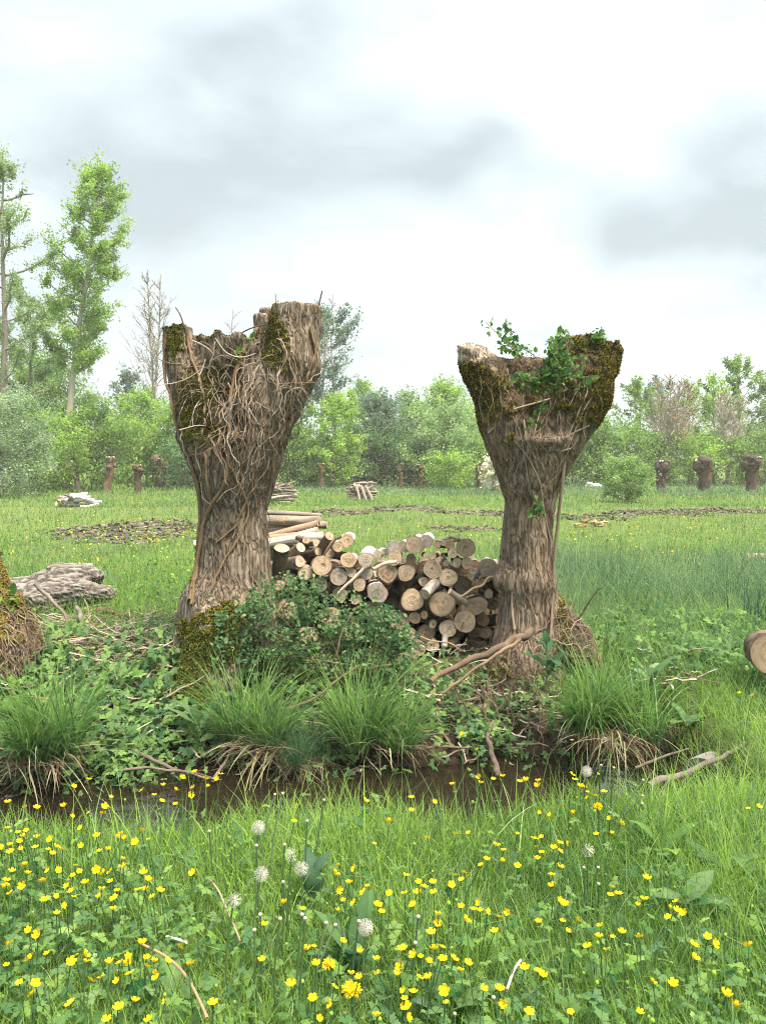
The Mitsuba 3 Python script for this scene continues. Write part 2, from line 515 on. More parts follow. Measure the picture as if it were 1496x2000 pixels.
def fuzz(r, mesh, m, n, length, cols):
    """short moss shoots standing on the mossy part of a surface"""
    V, F, _ = mesh
    w = m[F].mean(1) * np.linalg.norm(np.cross(V[F[:, 1]] - V[F[:, 0]], V[F[:, 2]] - V[F[:, 0]]), axis=1)
    if w.sum() <= 0: return None
    k = r.choice(len(F), n, p=w / w.sum())
    b = r.dirichlet((1, 1, 1), n)
    p = (V[F[k]] * b[:, :, None]).sum(1)
    N = vnormals(V, F)[F[k]].mean(1)
    D = norm(N + .7 * r.standard_normal((n, 3)))
    return scatter(LEAF4[0], LEAF4[1], p - D * .002, frames(D, r.standard_normal((n, 3))), length * r.uniform(.5, 1.3, n), pick(r, cols, n, .3))


def climb(r, sol, starts, dirs, n, step, wander, pull, off, liftp=.15):
    """stems that wander over a solid's surface from the start points: (k, n, 3)"""
    p = np.array(starts, float); d = norm(np.array(dirs, float)); out = [p.copy()]
    lift = np.zeros(len(p))
    for i in range(n - 1):
        g = sol.grad(p)
        d = d + wander * r.standard_normal(p.shape) + pull
        d = norm(d - (d * g).sum(1, keepdims=True) * g)
        p = p + step * d
        lift = np.clip(lift + liftp * .02 * r.standard_normal(len(p)), 0, .05)
        p = p - (sol.at(p) - off - lift)[:, None] * sol.grad(p)
        out.append(p.copy())
    return np.stack(out, 1)


def hits(sol, pts, y0, off=0.0):
    q = [sol.hit(u, v, y0) for u, v in pts]
    q = np.array([a for a in q if a is not None])
    return q + off * sol.grad(q)


def resample(P, n):
    s = np.r_[0, np.cumsum(np.linalg.norm(np.diff(P, axis=0), axis=1))]
    t = np.linspace(0, s[-1], n)
    Q = np.stack([np.interp(t, s, P[:, k]) for k in range(3)], 1)
    for _ in range(2):
        Q[1:-1] = (Q[:-2] + 2 * Q[1:-1] + Q[2:]) / 4
    return Q


def outline(rows, y):
    """photo rows (v, left u, right u) -> heights, centres, half widths at depth y"""
    z, x, w = [], [], []
    for v, a, b in rows:
        A, B = W(a, v, y), W(b, v, y)
        z.append(A[2]); x.append((A[0] + B[0]) / 2); w.append((B[0] - A[0]) / 2)
    return np.array(z), np.array(x), np.array(w)


PX = lambda y: y / FPX
Y1, Y2 = 5.85, 5.85
# ---- left pollard
rows1 = [(860, 362, 556), (885, 370, 545), (940, 388, 528), (1005, 391, 520), (1054, 387, 523), (1102, 384, 528), (1151, 373, 532), (1200, 364, 533), (1250, 356, 535), (1300, 352, 540), (1370, 345, 545)]
z1, x1, w1 = outline(rows1, Y1)


def P1(u, v, dy=0.0):
    return W(u, v, Y1) + np.array([0, dy, 0])


def solid1(p):
    k = PX(Y1)
    d = loft(p, z1, x1, Y1 + 0 * x1, w1, w1 * .88)
    L = chain(p, [P1(452, 930), P1(412, 835, -.05), P1(356, 705, -.04), P1(337, 560, 0)], [66 * k, 58 * k, 33 * k, 25 * k])
    R = chain(p, [P1(470, 930), P1(508, 820, -.06), P1(577, 710, -.08), P1(583, 540, -.03)], [66 * k, 64 * k, 52 * k, 39 * k])
    B = chain(p, [P1(455, 900, .08), P1(450, 730, .16), P1(452, 660, .12)], [70 * k, 84 * k, 78 * k])
    S = chain(p, [P1(480, 760, .14), P1(520, 640, .12), P1(522, 560, .12)], [40 * k, 18 * k, 13 * k])
    S2 = chain(p, [P1(480, 740, .06), P1(506, 640, .04), P1(508, 560, .04)], [30 * k, 12 * k, 8 * k])
    L = np.maximum(L, p[:, 2] - P1(0, 641)[2] - .06 * (p[:, 0] - P1(337, 0)[0]))
    R = np.maximum(R, p[:, 2] - P1(0, 603)[2] + .07 * (p[:, 0] - P1(583, 0)[0]))
    S = np.maximum(S, p[:, 2] - P1(0, 597)[2]); S2 = np.maximum(S2, p[:, 2] - P1(0, 613)[2])
    B = np.maximum(B, p[:, 2] - P1(0, 662)[2] - .02 * np.sin(p[:, 0] * 40) + .10 * (p[:, 1] - Y1))
    h = smin(smin(L, R, .05), B, .05)
    d = smin(d, h, .08)
    d = smin(d, S, .02); d = smin(d, S2, .02)
    for pts, rad in (([P1(420, 1160, -.14), P1(432, 1215, -.30), P1(400, 1290, -.40), P1(388, 1370, -.60)], [.14, .16, .10, .07]), ([P1(470, 1170, -.16), P1(480, 1230, -.30), P1(470, 1300, -.45)], [.14, .15, .09]),
                     ([P1(395, 1180, -.05), P1(372, 1270, -.12), P1(352, 1370, -.18)], [.16, .12, .08]), ([P1(500, 1180, -.1), P1(528, 1290, -.2)], [.14, .12]),
                     ([P1(430, 1260, -.36), P1(425, 1320, -.50), P1(440, 1390, -.62)], [.10, .09, .07])):
        d = smin(d, chain(p, pts, rad), .10)
    # hollow between the two limbs
    d = -smin(-d, capsule(p, P1(432, 735, -.45), P1(437, 885, -.40), .24, .12), .05)
    return d


S1 = Solid([-2.05, 4.95, -.75], [-.25, 6.35, 2.80], .0105, solid1)
TREES = {}


def moss1(V, N):
    a = lambda u, v, ru, rv: np.exp(-(((V[:, 0] - P1(u, v)[0]) / (ru * PX(Y1))) ** 2 + ((V[:, 2] - P1(u, v)[2]) / (rv * PX(Y1))) ** 2))
    m = np.zeros(len(V))
    for (u, v, ru, rv, w) in ((425, 1235, 55, 55, 1.3), (400, 1310, 45, 70, 1.3), (460, 1190, 45, 28, 1.1), (350, 660, 22, 50, .9), (395, 790, 45, 75, .9), (415, 845, 60, 26, .8),
                              (548, 690, 35, 60, .8), (545, 640, 16, 40, .8), (390, 1150, 14, 60, .5), (430, 1050, 14, 40, .35), (430, 760, 55, 70, .62)):
        m = np.maximum(m, w * a(u, v, ru, rv))
    front = sstep(.25, -.2, N[:, 1])
    m = m * np.where(V[:, 2] < 1.0, .05 + 1.9 * meshkit.fbm(V * 6.5, 3, 15), 1.0)
    return m * (.35 + .65 * front) + .5 * sstep(.6, .9, N[:, 2]) * (V[:, 2] > 1.5) * (V[:, 2] < P1(0, 640)[2] - .01)


bm, mw = bark_mesh(S1, 40, .009, fx=34, moss=moss1)
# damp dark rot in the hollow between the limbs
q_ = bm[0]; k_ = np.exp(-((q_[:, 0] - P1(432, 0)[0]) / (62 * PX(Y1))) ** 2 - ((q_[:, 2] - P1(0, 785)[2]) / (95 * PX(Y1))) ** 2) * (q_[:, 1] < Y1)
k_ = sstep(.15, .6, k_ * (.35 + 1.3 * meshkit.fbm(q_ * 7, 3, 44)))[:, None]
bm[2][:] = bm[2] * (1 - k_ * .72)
# sawn tops
V = bm[0]; top = (V[:, 2] > P1(0, 640)[2] - .004) & (vnormals(V, bm[1])[:, 2] > .75)
bm[2][top] = np.array([.36, .29, .22]) * (.8 + .4 * meshkit.fbm(V[top] * 40, 3, 2))[:, None]
P = thing('pollard_tree', 'thick pollarded willow wrapped in dead ivy, yellow moss at its foot', 'tree')
put(P + '__trunk', bm, 'mat_bark', True, exact=True)
r = rng(71)
put(P + "__moss", fuzz(r, bm, mw * (V[:, 2] < .85), 15000, .016, [[.080, .100, .015], [.115, .14, .02], [.17, .18, .03], [.055, .065, .015]]), 'mat_soft', exact=True)
tag(P + '__moss', 'yellow green moss cushions on the foot of the trunk')
put(P + '__moss', fuzz(r, bm, mw * (V[:, 2] > .6), 9000, .014, [[.06, .065, .012], [.11, .11, .018]]), 'mat_soft', exact=True)
for (pts, rad) in (([(612, 645), (618, 615), (624, 590), (629, 568)], .009), ([(366, 655), (357, 630), (352, 612), (343, 600)], .007), ([(541, 625), (541, 600), (538, 574)], .004), ([(452, 690), (455, 665), (475, 645), (510, 634), (530, 633)], .007)):
    q = resample(np.array([W(u, v, Y1 + -.12 + .02 * i) for i, (u, v) in enumerate(pts)]), 9)
    put(P + '__dead_shoot', tubes(q, np.linspace(1, .6, 9) * rad, 5, (.07, .052, .04), cap=True), 'mat_wood')

# dead ivy on the left pollard
IV = thing('dead_ivy', 'tangle of dry pale ivy stems over the head of the thick left pollard', 'ivy')
TAN = np.array([[.27, .21, .15], [.21, .155, .105], [.32, .265, .205], [.17, .12, .08]])
main = [([(505, 640), (470, 690), (452, 760), (450, 830), (447, 900), (440, 950), (415, 985), (400, 1020), (392, 1070), (384, 1120), (374, 1170)], .015),
        ([(326, 650), (322, 720), (335, 790), (352, 850), (373, 900), (392, 960), (392, 1030), (388, 1110), (376, 1180)], .012),
        ([(365, 655), (372, 700), (390, 740), (402, 800), (395, 850), (402, 900), (408, 960)], .011),
        ([(545, 645), (557, 690), (575, 740), (560, 800), (540, 860), (530, 920)], .010),
        ([(605, 640), (616, 690), (597, 740), (585, 790)], .010),
        ([(447, 905), (470, 950), (486, 1000), (468, 1050), (440, 1090), (415, 1150)], .009),
        ([(486, 860), (470, 920), (480, 980), (460, 1030), (425, 1060)], .008),
        ([(520, 830), (505, 880), (490, 940), (500, 990)], .008)]
for pts, rad in main:
    q = hits(S1, pts, Y1, rad * .9)
    q = resample(q, 48)
    q = q + .022 * np.stack([meshkit.fbm(q * 14 + k * 9, 2, 7) - .5 for k in range(3)], -1)
    put(IV + '__stem', tubes(q, rad * (.85 + .3 * meshkit.fbm(q * 9, 2, 3)), 7, np.array([.20, .135, .08]) * (.7 + .6 * meshkit.fbm(q * 30, 2, 4))[:, None][None]), 'mat_wood', True)


def starts_on(sol, y0, r, n, box, bias=None):
    out = []
    while len(out) < n:
        u, v = r.uniform(box[0], box[2]), r.uniform(box[1], box[3])
        if bias is not None and r.random() > bias(u, v): continue
        q = sol.hit(u, v, y0)
        if q is not None: out.append(q)
    return np.array(out)


r = rng(72)
parts = []
st = starts_on(S1, Y1, r, 150, (385, 655, 600, 900), lambda u, v: math.exp(-((u - 470) / 80) ** 2 - ((v - 720) / 90) ** 2) + .18)
for lo, hi, wn, pl, ln, ra, cols in ((0, 40, .28, -.18, 34, .0042, [[.29, .24, .20], [.35, .30, .27], [.24, .19, .14]]), (40, 100, .24, -.10, 30, .0026, TAN * .9)):
    Pq = climb(r, S1, st[lo:hi], np.c_[r.uniform(-1, 1, hi - lo), r.uniform(-.3, .3, hi - lo), r.uniform(-1, .3, hi - lo)], ln, .021, wn, np.array([0, 0, pl]), .008, .35)
    parts.append(tubes(Pq, np.linspace(1, .5, ln)[None] * (ra * r.uniform(.7, 1.5, hi - lo))[:, None], 5, pick(r, cols, hi - lo)))
NS = 60
st = starts_on(S1, Y1, r, NS, (392, 740, 625, 980), lambda u, v: .25 + .75 * (u > 455))
Pq = climb(r, S1, st, np.c_[r.uniform(-.5, .5, NS), np.zeros(NS), -np.ones(NS)], 22, .02, .34, np.array([0, 0, -.1]), .005, .12)
parts.append(tubes(Pq, np.linspace(1, .45, 22)[None] * (.0028 * r.uniform(.6, 1.5, NS))[:, None], 4, pick(r, TAN * .72, NS)))
NS = 18
st = starts_on(S1, Y1, r, NS, (378, 1000, 528, 1180))
Pq = climb(r, S1, st, np.c_[r.uniform(-.3, .3, NS), np.zeros(NS), -np.ones(NS)], 24, .02, .2, np.array([0, 0, -.2]), .004, .08)
parts.append(tubes(Pq, np.linspace(1, .45, 24)[None] * (.003 * r.uniform(.6, 1.6, NS))[:, None], 4, pick(r, TAN * .7, NS)))
# stems standing off the edge of the bowl
for (pts, rad) in (([(375, 665), (395, 672), (420, 690), (405, 720)], .006), ([(420, 660), (440, 690), (470, 700), (500, 690)], .006), ([(590, 760), (578, 775), (590, 790), (587, 810)], .004), ([(300, 753), (345, 748), (375, 735), (400, 715)], .004),
                   ([(350, 840), (385, 830), (405, 832)], .005), ([(585, 735), (592, 760), (600, 775), (618, 790)], .003), ([(640, 655), (634, 690), (622, 715)], .004)):
    q = resample(np.array([W(u, v, Y1 + -.33 + .03 * i) for i, (u, v) in enumerate(pts)]), 12)
    parts.append(tubes(q, np.linspace(1, .6, 12) * rad, 5, (.40, .34, .29)))
k = put(IV + '__fine_stems', join(parts), 'mat_wood')
labels[k] = {'label': 'mat of thin dry ivy stems', 'kind': 'stuff'}
lp = hits(S1, [(462, 690), (468, 697), (474, 688), (466, 684), (485, 655), (490, 662), (478, 660)], Y1, .02)
put(IV + '__leaf', leafcloud(rng(4), np.repeat(lp, 5, 0) + rng(5).normal(0, .012, (5 * len(lp), 3)), .035, [[.08, .22, .05], [.16, .28, .05]], tmpl=LEAF6), 'mat_leaf')

# ---- right pollard
rows2 = [(862, 962, 1124), (892, 973, 1106), (925, 980, 1092), (974, 988, 1086), (1038, 982, 1079), (1087, 976, 1079), (1125, 973, 1084), (1160, 977, 1086), (1217, 972, 1090), (1260, 962, 1100), (1330, 950, 1110)]
z2, x2, w2 = outline(rows2, Y2)
P2 = lambda u, v, dy=0.0: W(u, v, Y2) + np.array([0, dy, 0])


def solid2(p):
    k = PX(Y2)
    d = loft(p, z2, x2, Y2 + 0 * x2, w2, w2 * .92)
    L = chain(p, [P2(1030, 920), P2(990, 838, -.03), P2(966, 775, -.04), P2(928, 715, -.06), P2(905, 640, -.07)], [56 * k, 52 * k, 40 * k, 32 * k, 19 * k])
    L = np.maximum(L, (p[:, 2] - P2(906, 676, 0)[2]) + .10 * (p[:, 0] - P2(906, 0)[0]) - .25 * (p[:, 1] - Y2 + .07))
    L2 = capsule(p, P2(915, 690, -.05), P2(1000, 745, .1), 20 * k, 34 * k)
    R = chain(p, [P2(1035, 930), P2(1085, 850, -.02), P2(1128, 765, -.03), P2(1132, 700, 0)], [56 * k, 58 * k, 65 * k, 56 * k])
    R = np.maximum(R, p[:, 2] - P2(0, 661)[2] + .15 * np.maximum(0, p[:, 0] - P2(1135, 0)[0]))
    K = chain(p, [P2(1180, 720), P2(1200, 690), P2(1200, 640)], [24 * k, 11 * k, 9 * k])
    K = np.maximum(K, p[:, 2] - P2(0, 672)[2] - .02 * np.sin(p[:, 0] * 130))
    B = chain(p, [P2(1035, 900, .04), P2(1035, 740, .12)], [62 * k, 68 * k])
    B = np.maximum(B, p[:, 2] - P2(0, 702)[2] - .025 * np.sin(p[:, 0] * 23) * np.cos(p[:, 1] * 17))
    N = capsule(p, P2(1022, 712, .22), P2(1024, 704, .22), 20 * k, 16 * k)
    h = smin(smin(smin(L, R, .04), B, .05), K, .025)
    h = smin(h, L2, .04)
    d = smin(d, h, .07); d = np.minimum(d, N)
    d = smin(d, capsule(p, P2(985, 1132, -.08), P2(1045, 1140, -.10), .085, .085), .10)          # swelling round an old wound
    for pts, rad in (([P2(1080, 1200, 0), P2(1118, 1245, -.03), P2(1140, 1300, -.08)], [.12, .14, .10]), ([P2(1090, 1245, -.15), P2(1125, 1275, -.2)], [.10, .08]),
                     ([P2(1018, 1260, -.05), P2(1000, 1340, -.22), P2(985, 1440, -.46)], [.19, .18, .10]), ([P2(995, 1290, -.02), P2(958, 1330, -.2), P2(930, 1390, -.42)], [.12, .10, .07]),
                     ([P2(1045, 1270, -.06), P2(1050, 1345, -.22), P2(1040, 1400, -.38)], [.16, .15, .1])):
        d = smin(d, chain(p, pts, rad), .09)
    return d


S2 = Solid([.35, 4.95, -.75], [1.95, 6.35, 2.55], .0105, solid2)


def moss2(V, N):
    a = lambda u, v, ru, rv: np.exp(-(((V[:, 0] - P2(u, v)[0]) / (ru * PX(Y2))) ** 2 + ((V[:, 2] - P2(u, v)[2]) / (rv * PX(Y2))) ** 2))
    m = np.zeros(len(V))
    for (u, v, ru, rv, w) in ((905, 730, 22, 40, 1.0), (935, 795, 22, 60, 1.0), (965, 760, 40, 40, .6), (1180, 740, 40, 70, 1.15), (1150, 680, 50, 22, 1.1), (1170, 800, 30, 45, .9), (1095, 760, 60, 60, .55), (1090, 1210, 14, 40, 1.2), (985, 860, 14, 25, .6),
                              (960, 1290, 40, 30, .5)):
        m = np.maximum(m, w * a(u, v, ru, rv))
    under = sstep(.8, 0, N[:, 2]) * sstep(P2(0, 860)[2], P2(0, 810)[2], V[:, 2])
    return np.maximum(m, .53 * under)


bm, mw = bark_mesh(S2, 140, .008, fx=36, fz=2.5, tint=(1.02, .97, .93), moss=moss2)
V = bm[0]
pale = sstep(50 * PX(Y2), 28 * PX(Y2), np.linalg.norm((V - P2(916, 684, -.06)) * [1, .5, 1.25], axis=1) - .03 + .06 * (meshkit.fbm(V * 14, 3, 4) - .5))[:, None] * sstep(P2(0, 722)[2], P2(0, 700)[2], V[:, 2:])
grain = meshkit.fbm(V * np.array([60, 60, 8]), 3, 6)[:, None]
k_ = (sstep(P2(0, 880)[2], P2(0, 800)[2], V[:, 2]) * sstep(.30, .55, meshkit.fbm(V * 5.5, 4, 45)))[:, None]   # damp black-brown crust on the head
bm[2][:] = bm[2] * (1 - k_ * np.array([.52, .55, .62]))
bm[2][:] = bm[2] * (1 - pale) + np.array([.44, .37, .30]) * (.65 + .6 * grain) * pale
soil = sstep(.12, -.12, V[:, 2] + .25 * (meshkit.fbm(V * 5, 3, 77) - .5))[:, None] * (1 - mw)[:, None]
soil = np.maximum(soil, sstep(P2(1082, 0)[0], P2(1105, 0)[0], V[:, :1]) * sstep(P2(0, 1170)[2], P2(0, 1215)[2], V[:, 2:]))
bm[2][:] = bm[2] * (1 - soil * .68)                      # the foot of the tree is caked with dark bank soil
Q = thing('pollard_tree', 'slimmer pollarded willow with a pale sawn stub and green shoots on its head', 'tree')
put(Q + '__trunk', bm, 'mat_bark', True, exact=True)
r = rng(81)
put(Q + '__moss', fuzz(r, bm, mw * (1 - pale[:, 0]), 15000, .015, [[.05, .05, .012], [.10, .09, .02], [.16, .11, .02]]), 'mat_soft', exact=True)
# long stems and creepers on the right pollard
IV2 = thing('dead_ivy', 'sparse dry creeper stems clinging to the slimmer right pollard', 'ivy')
for pts, rad in (([(1118, 668), (1150, 760), (1110, 850), (1100, 880)], .006), ([(1190, 700), (1165, 760), (1140, 800), (1118, 850), (1105, 880)], .006), ([(1086, 720), (1092, 800), (1103, 870)], .007), ([(960, 712), (930, 760)], .008),
                 ([(1005, 860), (1030, 890), (1055, 940), (1062, 1000), (1075, 1060)], .005), ([(975, 1000), (990, 900), (1010, 800), (990, 720)], .006), ([(1110, 760), (1075, 780), (1000, 800), (955, 845)], .008), ([(1150, 830), (1110, 850), (1075, 870)], .006),
                 ([(1022, 820), (1028, 860), (1045, 895)], .007), ([(1040, 860), (1055, 800), (1050, 740)], .005), ([(1003, 1120), (1000, 1180), (1005, 1230)], .01), ([(1085, 890), (1092, 960), (1085, 1050)], .006)):
    q = hits(S2, pts, Y2, rad * .7)
    if len(q) < 2: continue
    q = resample(q, 24); q = q + .008 * np.stack([meshkit.fbm(q * 9 + k * 9, 2, 17) - .5 for k in range(3)], -1)
    put(IV2 + '__stem', tubes(q, rad * (.8 + .4 * meshkit.fbm(q * 9, 2, 3)), 6, np.array([.33, .26, .2])), 'mat_wood', True)
parts = []
NS = 70
st = starts_on(S2, Y2, r, NS, (905, 690, 1185, 1230), lambda u, v: 1 if v < 900 or v > 1150 else .3)
Pq = climb(r, S2, st, np.c_[r.uniform(-.5, .5, NS), np.zeros(NS), -np.ones(NS)], 26, .021, .22, np.array([0, 0, -.12]), .004, .15)
parts.append(tubes(Pq, np.linspace(1, .45, 26)[None] * (.0027 * r.uniform(.6, 1.6, NS))[:, None], 4, pick(r, TAN * 1.05, NS)))
st = starts_on(S2, Y2, r, 60, (1075, 1190, 1160, 1290))
Pq = climb(r, S2, st, r.standard_normal((60, 3)), 18, .018, .35, np.array([0, 0, -.1]), .006, .3)
parts.append(tubes(Pq, np.linspace(1, .5, 18)[None] * (.0030 * r.uniform(.6, 1.6, 60))[:, None], 4, pick(r, TAN * .8, 60)))
k = put(IV2 + '__fine_stems', join(parts), 'mat_wood'); labels[k] = {'label': 'thin dry creeper stems on the bark', 'kind': 'stuff'}
# living briar on the head of the right pollard
BR = thing('briar', 'green briar sprouting out of the head of the right pollard', 'climber')
r = rng(83)
sh = [([(1035, 710), (1010, 690), (990, 670), (965, 645), (948, 628)], -.15), ([(1020, 712), (1005, 680), (1000, 655), (985, 630)], -.05), ([(1060, 715), (1040, 690), (1020, 680), (975, 672)], 0), ([(1075, 690), (1085, 665), (1100, 650)], -.2),
      ([(1150, 670), (1168, 660), (1172, 650)], -.2), ([(1100, 720), (1070, 750), (1040, 745), (1010, 742)], -.42), ([(1080, 690), (1095, 720), (1120, 735), (1150, 735)], -.5), ([(1060, 700), (1075, 740), (1060, 790), (1040, 830)], -.42), ([(1090, 680), (1075, 720), (1050, 730)], -.42),
      ([(1105, 665), (1110, 700), (1090, 740), (1100, 765)], -.5), ([(1085, 665), (1070, 700), (1085, 730)], -.45), ([(1055, 990), (1047, 1000), (1050, 985)], -.3)]
lv = []
for pts, dy in sh:
    q = resample(np.array([W(u, v, Y2 + dy) for u, v in pts]), 14)
    put(BR + '__shoot', tubes(q, np.linspace(1, .5, 14) * .004, 4, (.16, .17, .07)), 'mat_wood')
    for a in q[3:]:
        m = r.integers(3, 8)
        lv.append(a + r.normal(0, .022, (m, 3)))
lv.append(np.repeat(np.array([W(u, v, Y2 - .42) for u, v in zip(r.normal(1098, 20, 40), r.normal(705, 26, 40))]), 5, 0) + r.normal(0, .02, (200, 3)))
lv.append(np.repeat(np.array([W(u, v, Y2 - .40) for u, v in zip(r.normal(1045, 20, 14), r.normal(742, 8, 14))]), 4, 0) + r.normal(0, .02, (56, 3)))
put(BR + '__leaves', leafcloud(r, np.vstack(lv), .036, [[.10, .22, .05], [.16, .29, .06], [.08, .17, .05]], up=.5, tmpl=LEAF6), 'mat_leaf')
labels[BR + '__leaves'] = {'label': 'small fresh green briar leaves', 'kind': 'stuff'}
q = resample(np.array([W(1106, 865, 5.66), W(1099, 930, 5.66), W(1092, 1000, 5.70), W(1082, 1080, 5.72), W(1080, 1160, 5.72), W(1075, 1245, 5.60)]), 30)
q = q + .015 * np.stack([meshkit.fbm(q * 5 + k * 9, 2, 27) - .5 for k in range(3)], -1)
t = put('hanging_vine', tubes(q, np.linspace(.014, .011, 30), 6, (.19, .19, .11)), 'mat_wood', True)
tag(t, 'long grey green vine hanging down the right side of the slimmer pollard', 'vine')

# ---- stump at the left edge
Y3 = 5.6
P3 = lambda u, v, dy=0.0: W(u, v, Y3) + np.array([0, dy, 0])


def solid3(p):
    d = chain(p, [P3(-110, 1350), P3(-90, 1240), P3(-90, 1100, .05)], [.62, .50, .28])
    d = smin(d, chain(p, [P3(-20, 1215, -.25), P3(35, 1250, -.25), P3(60, 1340, -.25)], [.22, .16, .10]), .08)
    d = smin(d, chain(p, [P3(-30, 1260, -.45), P3(10, 1330, -.6)], [.18, .12]), .08)
    d = smin(d, chain(p, [P3(-20, 1160, -.1), P3(40, 1210, -.05), P3(72, 1300, 0)], [.12, .10, .09]), .07)
    return np.maximum(d, p[:, 2] - P3(0, 1085)[2])


S3 = Solid([-4.0, 4.4, -.7], [-2.2, 6.5, 1.1], .014, solid3)
bm, mw = bark_mesh(S3, 240, .014, fx=24, fz=6, moss=lambda V, N: 1.2 * sstep(.1, .5, N[:, 2]) + .4 * sstep(.1, .5, V[:, 2]), lump=.06)
K3 = thing('tree_stump', 'mossy old willow stump hung with dry roots, cut by the left edge', 'stump')
put(K3 + '__trunk', bm, 'mat_bark', True, exact=True)
r = rng(91)
put(K3 + '__moss', fuzz(r, bm, mw, 9000, .017, [[.12, .11, .02], [.20, .14, .03], [.24, .13, .04]]), 'mat_soft', exact=True)
st = starts_on(S3, Y3, r, 130, (-10, 1125, 90, 1320))
Pq = climb(r, S3, st, np.c_[r.uniform(-.6, .6, 130), np.zeros(130), -np.ones(130)], 22, .022, .35, np.array([0, 0, -.15]), .008, .4)
k = put(K3 + '__dry_roots', tubes(Pq, np.linspace(1, .5, 22)[None] * (.0034 * r.uniform(.6, 1.7, 130))[:, None], 4, pick(r, TAN * .75, 130)), 'mat_wood')
labels[k] = {'label': 'thin dry roots and ivy stems hanging over the stump', 'kind': 'stuff'}
lp = hits(S3, [(6, 1165), (14, 1160), (18, 1172), (25, 1168), (4, 1180), (20, 1185), (30, 1180), (10, 1150)], Y3, .02)
put(K3 + '__leaf', leafcloud(r, np.repeat(lp, 3, 0) + r.normal(0, .015, (len(lp) * 3, 3)), .055, [[.20, .28, .04], [.12, .22, .04]], tmpl=LEAF6), 'mat_leaf')
# ---- weathered drift of root wood behind it
Y4 = 7.6
P4 = lambda u, v, dy=0.0: W(u, v, Y4) + np.array([0, dy, 0])


def solid4(p):
    d = chain(p, [P4(-60, 1150, .1), P4(60, 1140), P4(120, 1125), P4(165, 1112), P4(183, 1112)], [.10, .15, .21, .15, .10])
    d = smin(d, chain(p, [P4(120, 1145, -.15), P4(180, 1140, -.2), P4(222, 1142, -.2)], [.20, .13, .085]), .06)
    d = smin(d, chain(p, [P4(60, 1150, -.15), P4(110, 1155, -.25), P4(170, 1160, -.2)], [.14, .17, .06]), .06)
    q = p * np.array([6., 16, 16])
    return d + .05 * (meshkit.fbm(q, 3, 5) - .5)


S4 = Solid([-4.6, 6.8, -.35], [-2.3, 8.2, .9], .016, solid4)
V, F = S4.mesh(); N = vnormals(V, F)
f1 = meshkit.fbm(V * np.array([9., 34, 34]) + 5 * meshkit.fbm(V * 3, 2, 1)[:, None], 3, 66)
rid = sstep(0, .35, np.abs(2 * f1 - 1))
V = V + N * (.017 * (rid - .6))[:, None]; V[:, 2] = V[:, 2] * .9 - .03
c = np.array([.05, .042, .038]) + (np.array([.24, .22, .21]) - np.array([.05, .042, .038])) * rid[:, None] * (.6 + .7 * meshkit.fbm(V * 9, 2, 3))[:, None]
t = put('weathered_stump', (V, F, c), 'mat_wood', True)
tag(t, 'grey weathered uprooted stump lying in the weeds behind the left edge stump', 'stump')

# ------------------------------------------------------------------ logs
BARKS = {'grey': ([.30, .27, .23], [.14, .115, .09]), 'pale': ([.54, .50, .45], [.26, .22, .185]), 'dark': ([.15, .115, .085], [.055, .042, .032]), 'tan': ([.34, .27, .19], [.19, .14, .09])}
ENDS = {'pale': [.66, .515, .37], 'tan': [.57, .435, .31], 'brown': [.44, .335, .24], 'grey': [.52, .45, .37], 'red': [.52, .34, .24], 'dark': [.22, .16, .11], 'orange': [.52, .27, .12]}


